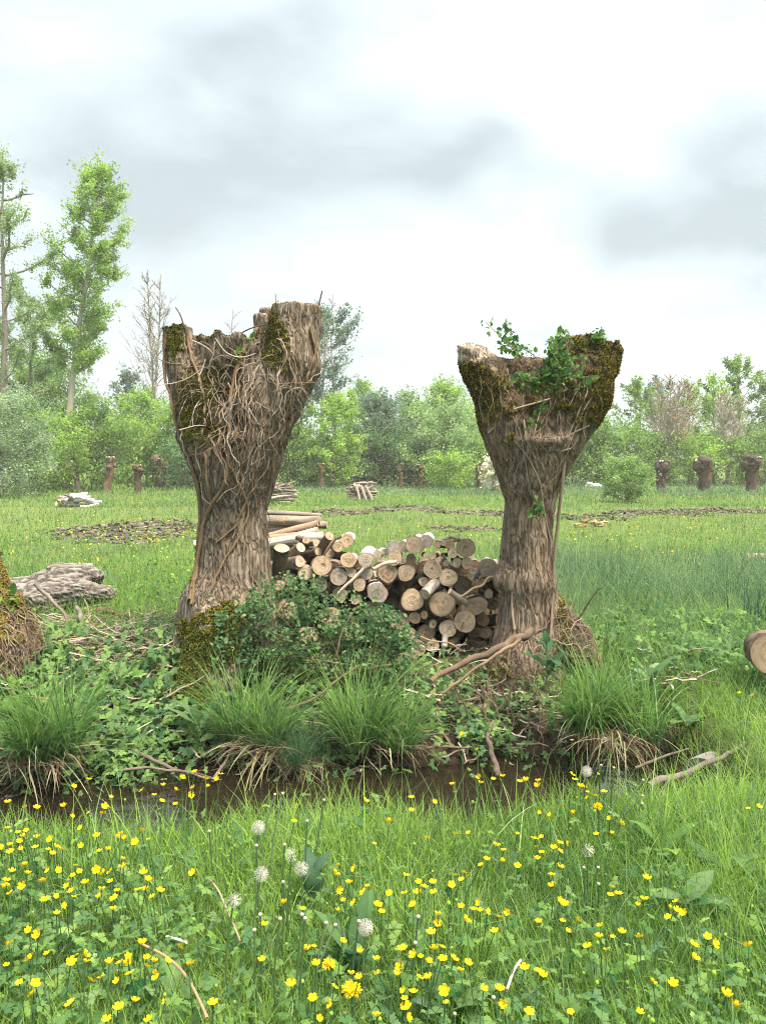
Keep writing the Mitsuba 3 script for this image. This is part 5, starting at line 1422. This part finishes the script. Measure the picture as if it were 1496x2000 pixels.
for (u, v) in pts:
    z = .23 + r.normal(0, .025)
    el = math.tan(math.atan((v - CY) / FPX) + PITCH)
    if v > 1400: z = max(z, 1.5 - (2.86 + .11 * (u - 748) / 480) * el)
    h_ = G(u, v, z)
    base = h_ + np.array([r.normal(0, .03), r.normal(0, .03), 0]); base[2] = float(H(base[0], base[1])) - .01
    if v < 1560: zone = ('yellow buttercup standing tall at the edge of the stream', 'buttercups along the stream edge')
    elif u < 330: zone = ('yellow buttercup in the dense patch at the lower left', 'buttercups in the dense patch at the lower left')
    elif u > 1000: zone = ('yellow buttercup in the long grass of the right side', 'buttercups in the grass at the right')
    else: zone = ('yellow buttercup in the middle of the near meadow', 'buttercups in the middle of the near meadow')
    k = thing('buttercup', zone[0], 'buttercup', zone[1])
    tilt = r.normal(0, 34); az = r.uniform(0, 360); size = .0112 * r.uniform(.68, 1.22)
    put(k + '__bloom', blooms[r.choice(4, p=[.4, .3, .15, .15])], 'mat_petal', False, T().translate(h_.tolist()).rotate([math.cos(az), math.sin(az), 0], tilt).rotate([0, 0, 1], az).scale(size))
    P = resample(np.array([base, base * .5 + h_ * .5 + np.array([r.normal(0, .012), r.normal(0, .012), 0]), h_]), 5)
    put(k + '__stem', tubes(P, .0016, 3, (.13, .2, .06)), 'mat_leaf')

n = 150
y = r.uniform(1.6, 2.9, n); x = r.uniform(-1, 1, n) * .62 * y; z = H(x, y); hb_ = r.uniform(.14, .27, n)
top = np.stack([x + r.normal(0, .02, n), y + r.normal(0, .02, n), z + hb_], -1); bot = np.stack([x, y, z], -1)
ico = trimesh.creation.icosphere(1, 1.0)
bud = scatter(np.array(ico.vertices) * [1, 1, 1.2], np.array(ico.faces), top, frames(np.tile([1., 0, 0], (n, 1)), np.tile([0, 0, 1.], (n, 1))), r.uniform(.003, .0055, n), pick(r, [[.30, .40, .08], [.55, .5, .06], [.22, .33, .1]], n))
k = put('flower_buds', join([bud, tubes(np.stack([bot, (top + bot) / 2, top], 1), .0012, 3, (.15, .24, .07))]), 'mat_leaf')
tag(k, 'small green buds on thin stems among the buttercups', 'buds', kind='stuff')
def clock_mesh(q, rad, n=120, miss=0.0, side=None):
    g = (1 + 5 ** .5) / 2; i = np.arange(n); zz = 1 - 2 * (i + .5) / n; t = 2 * PI * i / g
    d = np.stack([np.sqrt(1 - zz ** 2) * np.cos(t), np.sqrt(1 - zz ** 2) * np.sin(t), zz], 1)
    d = d[q.random(n) > miss]
    if side is not None: d = d[d @ np.array(side) > -.25]
    n = len(d)
    fil = tubes(d[:, None] * np.linspace(.15, .92, 3)[None, :, None] * rad, .00035, 3, (.62, .60, .55))
    v = [(0, 0, 0)] + [(math.cos(a) * .125, math.sin(a) * .125, .07) for a in np.arange(14) * 2 * PI / 14]
    f = [[0, 1 + k, 1 + (k + 1) % 14] for k in range(0, 14, 4)]
    fr = frames(np.cross(d, norm(q.standard_normal((n, 3)))), d)
    tuft = scatter(np.array(v), np.array(f), d * rad * .9, fr, np.full(n, rad), np.full((n, 3), .6))
    core = trimesh.creation.icosphere(1, rad * .17)
    return join([fil, tuft, (np.array(core.vertices), np.array(core.faces), np.tile([.33, .26, .18], (len(core.vertices), 1)))])


def bald_mesh(rad):
    core = trimesh.creation.icosphere(1, rad); v = np.array(core.vertices) * [1, 1, .85]
    c2 = trimesh.creation.icosphere(1, rad * .8); w_ = np.array(c2.vertices) * [1, 1, .5] - [0, 0, rad * .8]
    return join([(v, np.array(core.faces), np.tile([.38, .34, .29], (len(v), 1))), (w_, np.array(c2.faces), np.tile([.20, .17, .12], (len(w_), 1)))])


def yellow_head(q, rad, n=160):
    d = norm(q.normal(0, 1, (n, 3)) * [1, 1, .7] + [0, 0, .25]); d[:, 2] = np.abs(d[:, 2]) - .1
    return scatter(np.array([[0, -.07, 0], [0, .07, 0], [1, .08, 0], [1, -.08, 0]], float), np.array([[0, 1, 2], [0, 2, 3]]), np.zeros((n, 3)), frames(norm(d), q.normal(0, 1, (n, 3))), rad * q.uniform(.75, 1.05, n), pick(q, [[.84, .64, .015], [.88, .70, .03]], n))


DAN = [('c', 505, 1617, 510, 1830, 'full dandelion clock standing highest at the left of the seed head group'), ('c', 511, 1708, 512, 1905, 'full dandelion clock below the highest one'), ('c', 589, 1697, 577, 1880, 'round dandelion clock before the blue green dock leaf'),
       ('h', 570, 1669, 565, 1850, 'half blown dandelion clock between the full ones'), ('c', 714, 1812, 716, 1985, 'dandelion clock by the tall dock leaves in the middle'), ('h', 457, 1757, 443, 1960, 'nearly bare dandelion clock leaning at the left of the group'),
       ('c', 1146, 1507, 1150, 1640, 'dandelion clock in front of the dark stream'), ('h', 1148, 1661, 1146, 1790, 'ragged dandelion clock in the right part of the meadow'),
       ('b', 600, 1604, 594, 1780, 'bald dandelion head on a straight stem right of the clocks'), ('b', 633, 1563, 600, 1760, 'bald dandelion head leaning right before the stream'), ('b', 552, 1550, 528, 1740, 'bald dandelion head on a pale stalk highest in the meadow'),
       ('b', 537, 1552, 512, 1700, 'second bald dandelion head beside the pale stalk'), ('b', 501, 1652, 503, 1840, 'small bald head under the highest clock'), ('b', 556, 1650, 556, 1830, 'dark bald head above the half blown clock'),
       ('b', 508, 1787, 500, 1960, 'bald head right below the second clock'), ('b', 547, 1795, 540, 1990, 'bald pair head left in the lower group'), ('b', 590, 1787, 570, 1980, 'bald head above the two buttercups'), ('b', 596, 1794, 580, 1990, 'bald head close to the one above the two buttercups'),
       ('b', 655, 1807, 600, 1985, 'bald head on a pale slanting stem'), ('b', 637, 1803, 604, 1960, 'grey bald head on a slanting stem left of the pale one'), ('b', 497, 1817, 478, 1996, 'brown empty head on a long yellowish stem'), ('b', 409, 1624, 422, 1740, 'withered head on a thin reddish stem at the left'),
       ('b', 553, 1723, 556, 1860, 'little white topped bald head in the group of clocks'), ('b', 701, 1800, 695, 1990, 'bald head on a red stem touching the middle clock'), ('b', 817, 1791, 780, 1990, 'bald head on the left of two long red stems'), ('b', 811, 1842, 775, 1985, 'bald head on the right and lower of two long red stems'),
       ('b', 672, 1980, 668, 2010, 'bald head at the bottom edge under the yellow dandelion'), ('b', 888, 1981, 880, 2010, 'white bald head at the bottom edge'), ('b', 964, 1949, 960, 2010, 'white bald head left of two buttercups near the bottom'),
       ('b', 1169, 1727, 1165, 1800, 'white bald head low under the ragged clock'), ('b', 1168, 1695, 1160, 1790, 'white bald head right under the ragged clock'), ('b', 1140, 1695, 1136, 1790, 'white bald head left under the ragged clock'), ('b', 1174, 1495, 1170, 1600, 'closed white head by the clock at the stream'), ('b', 1199, 1500, 1195, 1620, 'closed grey head right of the clock at the stream'),
       ('b', 1256, 1524, 1190, 1640, 'bald head on the longest of three pale drooping stalks'), ('b', 1255, 1555, 1195, 1640, 'brown head on the middle of three pale drooping stalks'), ('b', 1254, 1570, 1200, 1645, 'brown head on the lowest of three pale drooping stalks'),
       ('y', 687, 1937, 706, 2030, 'open yellow dandelion flower at the bottom of the meadow'), ('y', 1168, 1577, 1165, 1680, 'open yellow dandelion flower behind the ragged clock'), ('y', 642, 1886, 640, 1990, 'half open yellow dandelion among the buttercups')]
q = rng(720)
for i, (kind, u, v, bu, bv, lab) in enumerate(DAN):
    el = math.tan(math.atan((v - CY) / FPX) + PITCH)
    gb = G(bu, bv, .02); y = gb[1] - .03 - .05 * q.random()
    y = min(y, 2.9)
    h_ = W(u, v, y); base = np.array([gb[0], gb[1], float(H(gb[0], gb[1])) - .01])
    k = thing('dandelion', lab, 'dandelion')
    mid = base * .5 + h_ * .5 + np.array([q.normal(0, .012), 0, .03 if 'drooping' in lab else 0])
    P = resample(np.array([base, mid, h_]), 10)
    sc_ = (.42, .42, .28) if 'pale' in lab else (.30, .17, .12) if 'red' in lab else (.26, .30, .11)
    put(k + '__stem', tubes(P, .0028, 5, sc_), 'mat_leaf', True)
    if kind == 'c': mh = clock_mesh(q, .0215, miss=q.uniform(0, .3))
    elif kind == 'h': mh = clock_mesh(q, .0215, miss=.45, side=norm(q.normal(0, 1, 3)))
    elif kind == 'y': mh = yellow_head(q, .026 if v > 1900 else .018)
    else: mh = bald_mesh(.0052)
    put(k + ('__flower' if kind == 'y' else '__seed_head'), (mh[0] + h_, mh[1], mh[2]), 'mat_petal' if kind == 'y' else 'mat_straw' if kind != 'b' else 'mat_soft')
# a few loose dry stalks in the meadow
for pts_, rad, col, lab in (([(275, 1845), (320, 1865), (360, 1900), (385, 1945), (405, 1990)], .004, (.30, .2, .13), 'bent brown dead stalk arching over the grass at the lower left'), ([(1017, 1876), (1003, 1895), (990, 1935)], .004, (.5, .45, .36), 'pale dry stalk standing bent near the bottom right of the middle'),
                            ([(405, 1715), (425, 1735), (440, 1770), (470, 1840)], .003, (.33, .26, .18), 'thin withered stalk left of the dandelion clocks'), ([(325, 1830), (345, 1835), (365, 1842)], .004, (.62, .58, .5), 'short white straw lying in the grass')):
    P = resample(np.array([G(u, v, .14) for u, v in pts_]), 14)
    t = put('dead_stalk', tubes(P, rad, 5, col), 'mat_wood', True); tag(t, lab, 'stalk')

# ------------------------------------------------------------------ far trees and bushes
FAM = {'bright': [[.20, .30, .05], [.16, .265, .05], [.24, .33, .07]], 'mid': [[.145, .225, .05], [.18, .26, .055], [.11, .19, .05]], 'blue': [[.10, .175, .11], [.13, .205, .13], [.085, .15, .085]],
       'olive': [[.20, .25, .09], [.16, .215, .075], [.24, .27, .11]], 'dark': [[.07, .145, .055], [.09, .17, .06]], 'pale': [[.19, .27, .13], [.15, .24, .095], [.23, .30, .17]], 'white': [[.62, .64, .58], [.5, .53, .45], [.2, .27, .13]],
       'willow': [[.17, .26, .07], [.21, .30, .09], [.12, .21, .05]]}


def limbs(r, base, Ht, R, t0, nb, rise, style, r0, lean=(0, 0)):
    """trunk and limbs as polylines: (trunk, limb array (nb, 6, 3))"""
    t = np.linspace(0, 1, 12)
    wob = np.cumsum(r.normal(0, .012 * Ht, (12, 2)), 0) * .35
    trunk = base + np.stack([wob[:, 0] + lean[0] * t, wob[:, 1] + lean[1] * t, t * Ht * .95], 1)
    tb = t0 + (1 - t0) * (np.arange(nb) + r.random(nb)) / nb * .97
    az = np.arange(nb) * 2.399 + r.uniform(0, .8, nb)
    st = np.stack([np.interp(tb, t, trunk[:, k]) for k in range(3)], 1)
    tau = (tb - t0) / (1 - t0)
    if style == 'poplar': env = 1.25 * np.sqrt(tau + .12) * (1 - tau) ** .55 * 1.25
    elif style == 'tall': env = .55 + .6 * np.sin(PI * tau)
    else: env = np.sqrt(np.clip(1 - (1.75 * (tau - .38)) ** 2, .05, 1))
    L = R * env * r.uniform(.65, 1.12, nb)
    s = np.linspace(0, 1, 6)[None, :, None]
    d = np.stack([np.cos(az), np.sin(az), 0 * az], 1)[:, None]
    P = st[:, None] + d * s * L[:, None, None]
    P[:, :, 2] += (rise * L[:, None]) * s[..., 0] ** 1.3 * r.uniform(.5, 1.3, (nb, 1))
    P += .05 * L[:, None, None] * r.standard_normal(P.shape) * s
    P[:, :, 2] = np.minimum(P[:, :, 2], Ht * r.uniform(.97, 1.01))
    return trunk, P


def tree(name, label, cat, u, vtop, wpx, y, style, fam, seed, group=None, dens=1.0, bark=(.26, .23, .20), lean=0.0, ub=None, t0=None, size=1.0):
    r = rng(seed + 1000)
    tp = W(u, vtop, y); b = W(ub if ub is not None else u, 950, y)
    base = np.array([b[0], y, -.05]); Ht = tp[2] + .05; R = wpx / 2 * y / FPX
    k = thing(name, label, cat, group)
    t0 = {'poplar': .34, 'tall': .42, 'round': .12, 'lacy': .25, 'sparse': .28, 'bush': .02}[style] if t0 is None else t0
    nb = {'poplar': 46, 'tall': 34, 'round': 44, 'lacy': 26, 'sparse': 26, 'bush': 40}[style]
    rise = {'poplar': .9, 'tall': .7, 'round': .45, 'lacy': .8, 'sparse': .6, 'bush': .6}[style]
    r0 = max(.03, (.011 if style not in ('bush',) else .006) * Ht)
    trunk, P = limbs(r, base, Ht, R, t0, nb, rise, style, r0, (tp[0] - b[0], 0))
    put(k + '__trunk', tubes(trunk, r0 * (1.1 - np.linspace(0, 1, 12)) + .01, 7, np.array(bark) * r.uniform(.8, 1.1)), 'mat_wood', True)
    vis = tubes(P, np.linspace(1, .35, 6)[None] * (r0 * .34 * r.uniform(.6, 1.2, nb))[:, None], 4, np.array(bark) * .85)
    kk = put(k + '__limbs', vis, 'mat_wood'); labels[kk] = {'label': 'branches inside the crown', 'kind': 'stuff'}
    hpx = (1 - t0) * Ht / y * FPX
    N = int(dens * 1.12 * (wpx / 2) * (hpx / 2) * {'poplar': 1.35, 'tall': .7, 'round': 1.7, 'lacy': .7, 'sparse': .55, 'bush': 2.0}[style]) + 150
    nc = nb * {'poplar': 8, 'sparse': 9, 'lacy': 6, 'tall': 6, 'bush': 8, 'round': 8}[style]
    li = r.integers(0, nb, nc); s = r.beta(2.2, 1.2, nc) * 5; i0 = np.minimum(s.astype(int), 4); f = (s - i0)[:, None]
    cen = P[li, i0] * (1 - f) + P[li, i0 + 1] * f
    wt = r.gamma(1.6, 1, nc); wt /= wt.sum()
    ci = r.choice(nc, N, p=wt)
    rc = R * {'poplar': .13, 'tall': .13, 'round': .15, 'lacy': .11, 'sparse': .10, 'bush': .17}[style] * r.uniform(.6, 1.3, nc)
    out = norm(cen - np.array([base[0], base[1], 0]) * [1, 1, 0] - np.array([0, 0, 1.]) * (cen[:, 2:] * .8))
    td = norm(out + .7 * r.standard_normal((nc, 3)) + [0, 0, .35]) * rc[:, None] * 2.6          # each clump is a leafy spray along a twig
    lp = cen[ci] + td[ci] * r.uniform(-.35, 1, (N, 1)) + np.clip(r.normal(0, 1, (N, 3)), -2.2, 2.2) * (rc * .42)[ci][:, None] * np.array([1, 1, .8])
    lp[:, 2] = np.maximum(lp[:, 2], .03)
    cc = 1.65 * pick(r, FAM[fam], nc, .14)[ci] * r.normal(1, .12, (N, 1)).clip(.6, 1.5)
    sz = size * max(.05, 2.35 * y / 767)
    Nn = norm(r.standard_normal((N, 3)) + [0, 0, .9]); D = norm(r.standard_normal((N, 3)) + [0, 0, -.2])
    lf = scatter(LEAF4[0], LEAF4[1], lp, frames(D, Nn), sz * r.uniform(.6, 1.35, N), cc)
    kk = put(k + '__crown', lf, 'mat_straw' if fam == 'white' else 'mat_leaf'); labels[kk] = {'label': 'leafy crown', 'kind': 'stuff'}
    return k


def bare(label, u, vtop, wpx, y, seed, col=(.30, .26, .24), stems=2, ub=None):
    r = rng(seed + 1500); tp = W(u, vtop, y); b = W(ub or u, 950, y); Ht = tp[2]; R = wpx / 2 * y / FPX
    k = thing('bare_tree', label, 'tree')
    tr, tw, rad = [], [], []
    for s_ in range(stems):
        t = np.linspace(0, 1, 10); off = (s_ - (stems - 1) / 2) * R * .5
        tk = np.stack([b[0] + off * t ** 1.2 + np.cumsum(r.normal(0, .01 * Ht, 10)) * .4, y + np.cumsum(r.normal(0, .01 * Ht, 10)) * .4, t * Ht * r.uniform(.86, 1)], 1)
        tr.append(tubes(tk, Ht * .0085 * (1.08 - t) / stems ** .4 + .012, 6, col))
        for j in range(36):
            tj = r.uniform(.35, .97); st = np.array([np.interp(tj, t, tk[:, q]) for q in range(3)]); az = r.uniform(0, 2 * PI)
            L = R * (1.15 - tj) * 1.5 * r.uniform(.5, 1.1)
            pb = st + np.linspace(0, 1, 6)[:, None] * np.array([math.cos(az) * .75, math.sin(az) * .75, .9]) * L
            pb += np.cumsum(r.normal(0, .03 * L, (6, 3)), 0); tw.append(pb); rad.append(.027)
            for q in range(8):
                a = pb[r.integers(1, 6)]; d = norm(np.array([math.cos(az) * .6, math.sin(az) * .6, .8]) + r.normal(0, .5, 3)) * L * r.uniform(.25, .55)
                tw.append(a + np.linspace(0, 1, 6)[:, None] * d + np.cumsum(r.normal(0, .02 * L, (6, 3)), 0)); rad.append(.016)
    for m in tr: put(k + '__trunk', m, 'mat_wood', True)
    kk = put(k + '__twigs', tubes(np.array(tw), np.linspace(1, .6, 6)[None] * np.array(rad)[:, None], 3, col), 'mat_wood')
    labels[kk] = {'label': 'bare twigs and limbs', 'kind': 'stuff'}


TR = [  # name, label, category, u, vtop, width px, depth, style, colour family, extra
    ('tall_tree', 'tall sparse tree with pale olive leaves cut by the left edge', 'tree', 2, 268, 210, 35, 'sparse', 'olive', dict(dens=1.5, size=.8)),
    ('poplar', 'tall leaning poplar with fresh green leaves at the left', 'tree', 186, 298, 175, 37, 'poplar', 'bright', dict(ub=124, bark=(.42, .39, .34), dens=1.25, t0=.36)),
    ('young_tree', 'slender olive tree between the left edge tree and the poplar', 'tree', 62, 560, 150, 40, 'lacy', 'olive', dict(dens=1.5)),
    ('willow_bush', 'grey green willow bush low at the left edge', 'bush', 8, 785, 190, 31, 'bush', 'pale', {}),
    ('round_tree', 'dense green tree behind the leaning poplar trunk', 'tree', 85, 700, 190, 44, 'round', 'mid', {}),
    ('bush', 'yellow green bush between poplar trunk and left edge willow', 'bush', 95, 815, 150, 36, 'bush', 'bright', {}),
    ('bush', 'green bush right of the leaning poplar trunk', 'bush', 178, 790, 140, 38, 'bush', 'mid', {}),
    ('round_tree', 'dull bluish tree standing beyond the left bushes', 'tree', 252, 712, 100, 52, 'round', 'blue', dict(dens=.8)),
    ('round_tree', 'yellow green tree at the foot of the double bare tree', 'tree', 285, 765, 140, 45, 'round', 'bright', {}),
    ('bush', 'light bush behind the four small left pollards', 'bush', 250, 835, 150, 40, 'bush', 'bright', {}),
    ('bush', 'green bush touching the left outline of the thick pollard', 'bush', 345, 800, 130, 41, 'bush', 'mid', {}),
    ('bush', 'dark low bush left behind the thick pollard', 'bush', 362, 868, 110, 38, 'bush', 'dark', {}),
    ('round_tree', 'tree hidden straight behind the thick pollard', 'tree', 440, 770, 170, 48, 'round', 'mid', {}),
    ('birch', 'birch with pale trunk and bluish crown right behind the thick pollard', 'tree', 648, 600, 140, 45, 'tall', 'blue', dict(ub=614, bark=(.52, .50, .47), dens=1.5)),
    ('bush', 'green bush behind the right flank of the thick pollard', 'bush', 560, 785, 130, 44, 'bush', 'mid', {}),
    ('bush', 'yellow green bush just right of the birch trunk', 'bush', 655, 775, 110, 42, 'bush', 'bright', {}),
    ('round_tree', 'bright green round tree top right of the birch', 'tree', 712, 742, 110, 51, 'round', 'bright', {}),
    ('round_tree', 'grey blue willow in the middle of the tree line', 'tree', 742, 772, 130, 46, 'round', 'blue', dict(dens=1.2)),
    ('round_tree', 'small pale green tree top in the gap of the tree line', 'tree', 797, 760, 90, 55, 'round', 'olive', {}),
    ('round_tree', 'bright green tree left of the slimmer pollard head', 'tree', 872, 745, 125, 53, 'round', 'bright', {}),
    ('bush', 'broad mid green bush in the middle of the tree line', 'bush', 822, 800, 130, 48, 'bush', 'mid', {}),
    ('bush', 'olive bush under the bright tree by the slimmer pollard', 'bush', 885, 810, 170, 43, 'bush', 'olive', {}),
    ('bush', 'green bush touching the left outline of the slimmer pollard', 'bush', 945, 785, 130, 47, 'bush', 'bright', {}),
    ('bush', 'dark spreading bush beyond the lone bundle', 'bush', 745, 850, 150, 45, 'bush', 'dark', {}),
    ('bush', 'low green bush between birch foot and brushwood heap', 'bush', 590, 868, 130, 43, 'bush', 'mid', {}),
    ('bush', 'thin yellowish bush beside the far brushwood heap', 'bush', 660, 862, 100, 44, 'bush', 'olive', dict(dens=.7)),
    ('bush', 'dark green bush between the tiny middle pollards', 'bush', 815, 868, 120, 44, 'bush', 'dark', {}),
    ('bush', 'low bright bush at the edge of the reeds', 'bush', 880, 895, 110, 40, 'bush', 'bright', {}),
    ('bush', 'green bush behind the white blossoming shrub', 'bush', 955, 860, 130, 44, 'bush', 'mid', {}),
    ('blossom_shrub', 'shrub covered in white blossom beside the slimmer pollard', 'shrub', 964, 893, 56, 36, 'bush', 'white', {}),
    ('round_tree', 'tree hidden straight behind the slimmer pollard', 'tree', 1040, 800, 150, 48, 'round', 'mid', {}),
    ('bush', 'yellow green bush right behind the slimmer pollard', 'bush', 1118, 832, 120, 47, 'bush', 'bright', {}),
    ('bush', 'mid green bush left of the round willow bush', 'bush', 1168, 822, 120, 45, 'bush', 'mid', {}),
    ('lacy_tree', 'lacy tree with sky showing through above the round willow bush', 'tree', 1250, 745, 120, 50, 'lacy', 'mid', dict(dens=1.3)),
    ('bush', 'broad green bush behind the round willow bush', 'bush', 1222, 850, 150, 46, 'bush', 'mid', {}),
    ('lacy_tree', 'bluish lacy tree behind the bare brown shrub', 'tree', 1290, 742, 100, 55, 'lacy', 'blue', dict(dens=1.3)),
    ('lacy_tree', 'olive lacy tree right of the bare brown shrub', 'tree', 1345, 745, 110, 51, 'lacy', 'olive', dict(dens=1.5)),
    ('lacy_tree', 'fresh green lacy tree second from the right edge', 'tree', 1393, 733, 120, 49, 'lacy', 'bright', dict(dens=1.5)),
    ('lacy_tree', 'tallest lacy tree near the right edge', 'tree', 1445, 690, 110, 51, 'lacy', 'mid', dict(dens=1.2)),
    ('lacy_tree', 'olive lacy tree cut by the right edge', 'tree', 1496, 745, 130, 50, 'lacy', 'olive', dict(dens=1.5)),
    ('bush', 'green bush behind the first right pollard', 'bush', 1285, 865, 110, 47, 'bush', 'mid', {}),
    ('bush', 'light green bush behind the middle right pollard', 'bush', 1352, 860, 140, 47, 'bush', 'bright', {}),
    ('bush', 'green bush between the two last right pollards', 'bush', 1420, 868, 120, 47, 'bush', 'mid', {}),
    ('bush', 'green bush at the right edge behind the last pollard', 'bush', 1492, 850, 130, 47, 'bush', 'mid', {}),
    ('round_tree', 'green tree just outside the left edge', 'tree', -130, 620, 260, 42, 'round', 'mid', {}),
    ('round_tree', 'green tree just outside the right edge', 'tree', 1610, 740, 220, 48, 'round', 'mid', {}),
    ('willow_bush', 'round pale green willow bush standing alone in the right meadow', 'bush', 1226, 902, 96, 28, 'bush', 'willow', dict(dens=2.2, size=.8)),
]
for i, (nm, lab, cat, u, vt, wp, y, st, fam, kw) in enumerate(TR):
    tree(nm, lab, cat, u, vt, wp, y, st, fam, i, **kw)
bare('tall double stemmed bare tree between poplar and thick pollard', 306, 498, 130, 47, 1, stems=2)
bare('small bare tree showing over the bowl of the thick pollard', 456, 560, 90, 52, 2, stems=1)
bare('thin bare tree top behind the birch crown', 655, 560, 70, 53, 3, stems=1)
bare('bare brown shrub of many upright shoots at the right', 1310, 712, 90, 46, 4, (.33, .27, .23), 4)
bare('thin bare birch beside the bare brown shrub', 1420, 760, 90, 47, 5, (.36, .32, .29), 3)

# small far pollards
def far_pollard(label, u, vtop, vbot, y, w, seed, head=1.7, lean=0.0, col=(.22, .17, .13), stubs=3):
    r = rng(seed + 1700); k = thing('far_pollard', label, 'tree')
    z1_, z0_ = W(u, vtop, y)[2], -.05; x0 = W(u, vtop, y)[0]; rr = w / 2 * y / FPX
    t = np.linspace(0, 1, 16); prof = rr * np.interp(t, [0, .12, .45, .62, .78, .9, 1], [.75, .58, .5, .55, head * .38, head * .4, head * .2])
    P = np.stack([x0 - lean * (1 - t), y + 0 * t, z0_ + (z1_ - z0_) * t * .93], 1)
    v, f, c = tubes(P, prof, 14, np.array(col) * .36, cap=True)
    n = meshkit.fbm(v * np.array([7, 7, 3.]) + seed, 3, 3)[:, None]
    v = v + (v - np.array([x0, y, 0])) * [1, 1, 0] * (n - .5) * 1.1
    c = c * (.45 + 1.1 * n); m = meshkit.fbm(v * 4 + seed, 2, 8)[:, None]
    c = np.where(m > .58, c * [.75, .9, .4] + [.03, .02, 0], c)
    put(k + '__trunk', (v, f, c), 'mat_wood', True)
    for i in range(8 if head > 1.75 else 5 if head > 1.45 else 3):                    # knobbly swellings of the head
        a = r.uniform(0, 2 * PI); o = np.array([x0 + math.cos(a) * rr * .38 * head / 1.5, y + math.sin(a) * rr * .38, z0_ + (z1_ - z0_) * r.uniform(.70, .95)])
        ico = trimesh.creation.icosphere(2, 1.0); iv = np.array(ico.vertices); iv = iv * (1 + .7 * (meshkit.fbm(iv * 2.2 + i * 7 + seed, 3, 4)[:, None] - .5)) * rr * r.uniform(.36, .66) * np.array([1, 1, .9])
        put(k + '__knob', (iv + o, np.array(ico.faces), np.array(col) * .4 * (.4 + 1.2 * meshkit.fbm(iv * 30 + seed, 3, 5)[:, None])), 'mat_wood', True)
    for i in range(stubs):
        a = r.uniform(0, 2 * PI); b = np.array([x0 + math.cos(a) * rr * .4, y - abs(math.sin(a)) * rr * .4, z0_ + (z1_ - z0_) * .86])
        e = b + np.array([math.cos(a) * rr * .4, -rr * .25, (z1_ - z0_) * .11])
        put(k + '__stub', tubes(np.array([b, (b + e) / 2, e]), rr * np.array([.24, .20, .17]), 9, np.array(col) * .5), 'mat_wood', True)
        d = norm(e - b); sp = norm(np.cross(d, [0, 0, 1.])); up = np.cross(sp, d); an = np.arange(10) * 2 * PI / 10
        vv = np.vstack([e + d * .004, e + rr * .13 * (np.cos(an)[:, None] * sp + np.sin(an)[:, None] * up)])
        put(k + '__cut_face', (vv, np.array([[0, 1 + q, 1 + (q + 1) % 10] for q in range(10)] + [[0, 1 + (q + 1) % 10, 1 + q] for q in range(0)]), np.tile([.52, .46, .38], (11, 1))), 'mat_wood')


far_pollard('slim pale pollard post leftmost of the four small ones', 147, 903, 960, 36, 22, 1, 1.4, -.1, (.34, .30, .25), 2)
far_pollard('leaning forked pollard with orange stain, second of the four small ones', 217, 890, 965, 35, 30, 2, 1.3, .25, (.36, .28, .18), 3)
far_pollard('dark thin pollard, third of the four small ones', 270, 906, 965, 34, 24, 3, 1.5, .05, (.20, .15, .10), 2)
far_pollard('thick headed pollard closest to the thick trunk among the four small ones', 314, 893, 950, 39, 36, 4, 1.6, .05, (.26, .2, .15), 3)
far_pollard('tiny brown pollard under the birch', 628, 904, 925, 39.5, 17, 5, 1.6, 0, (.25, .17, .12), 2)
far_pollard('tiny pollard left of two in the middle of the tree line', 782, 904, 930, 40.5, 17, 6, 1.5, 0, (.24, .18, .10), 2)
far_pollard('tiny pollard right of two in the middle of the tree line', 822, 906, 935, 40.5, 18, 7, 1.5, .05, (.24, .18, .10), 2)
far_pollard('tiny brown pollard beside the white blossoming shrub', 936, 902, 925, 39, 20, 8, 1.5, 0, (.25, .16, .11), 2)
far_pollard('dark pollard just right of the round willow bush', 1293, 898, 945, 38, 30, 9, 1.8, .05, (.15, .115, .09), 3)
far_pollard('broad dark pollard with white cut tops, middle one at the right', 1374, 896, 945, 38, 42, 10, 1.9, -.1, (.17, .13, .10), 5)
far_pollard('dark pollard with white cut tops nearest the right edge', 1469, 890, 935, 38, 38, 11, 2.0, 0, (.15, .115, .09), 5)

# ------------------------------------------------------------------ write the meshes: colours as two coordinates of each material's colour plane
finish()
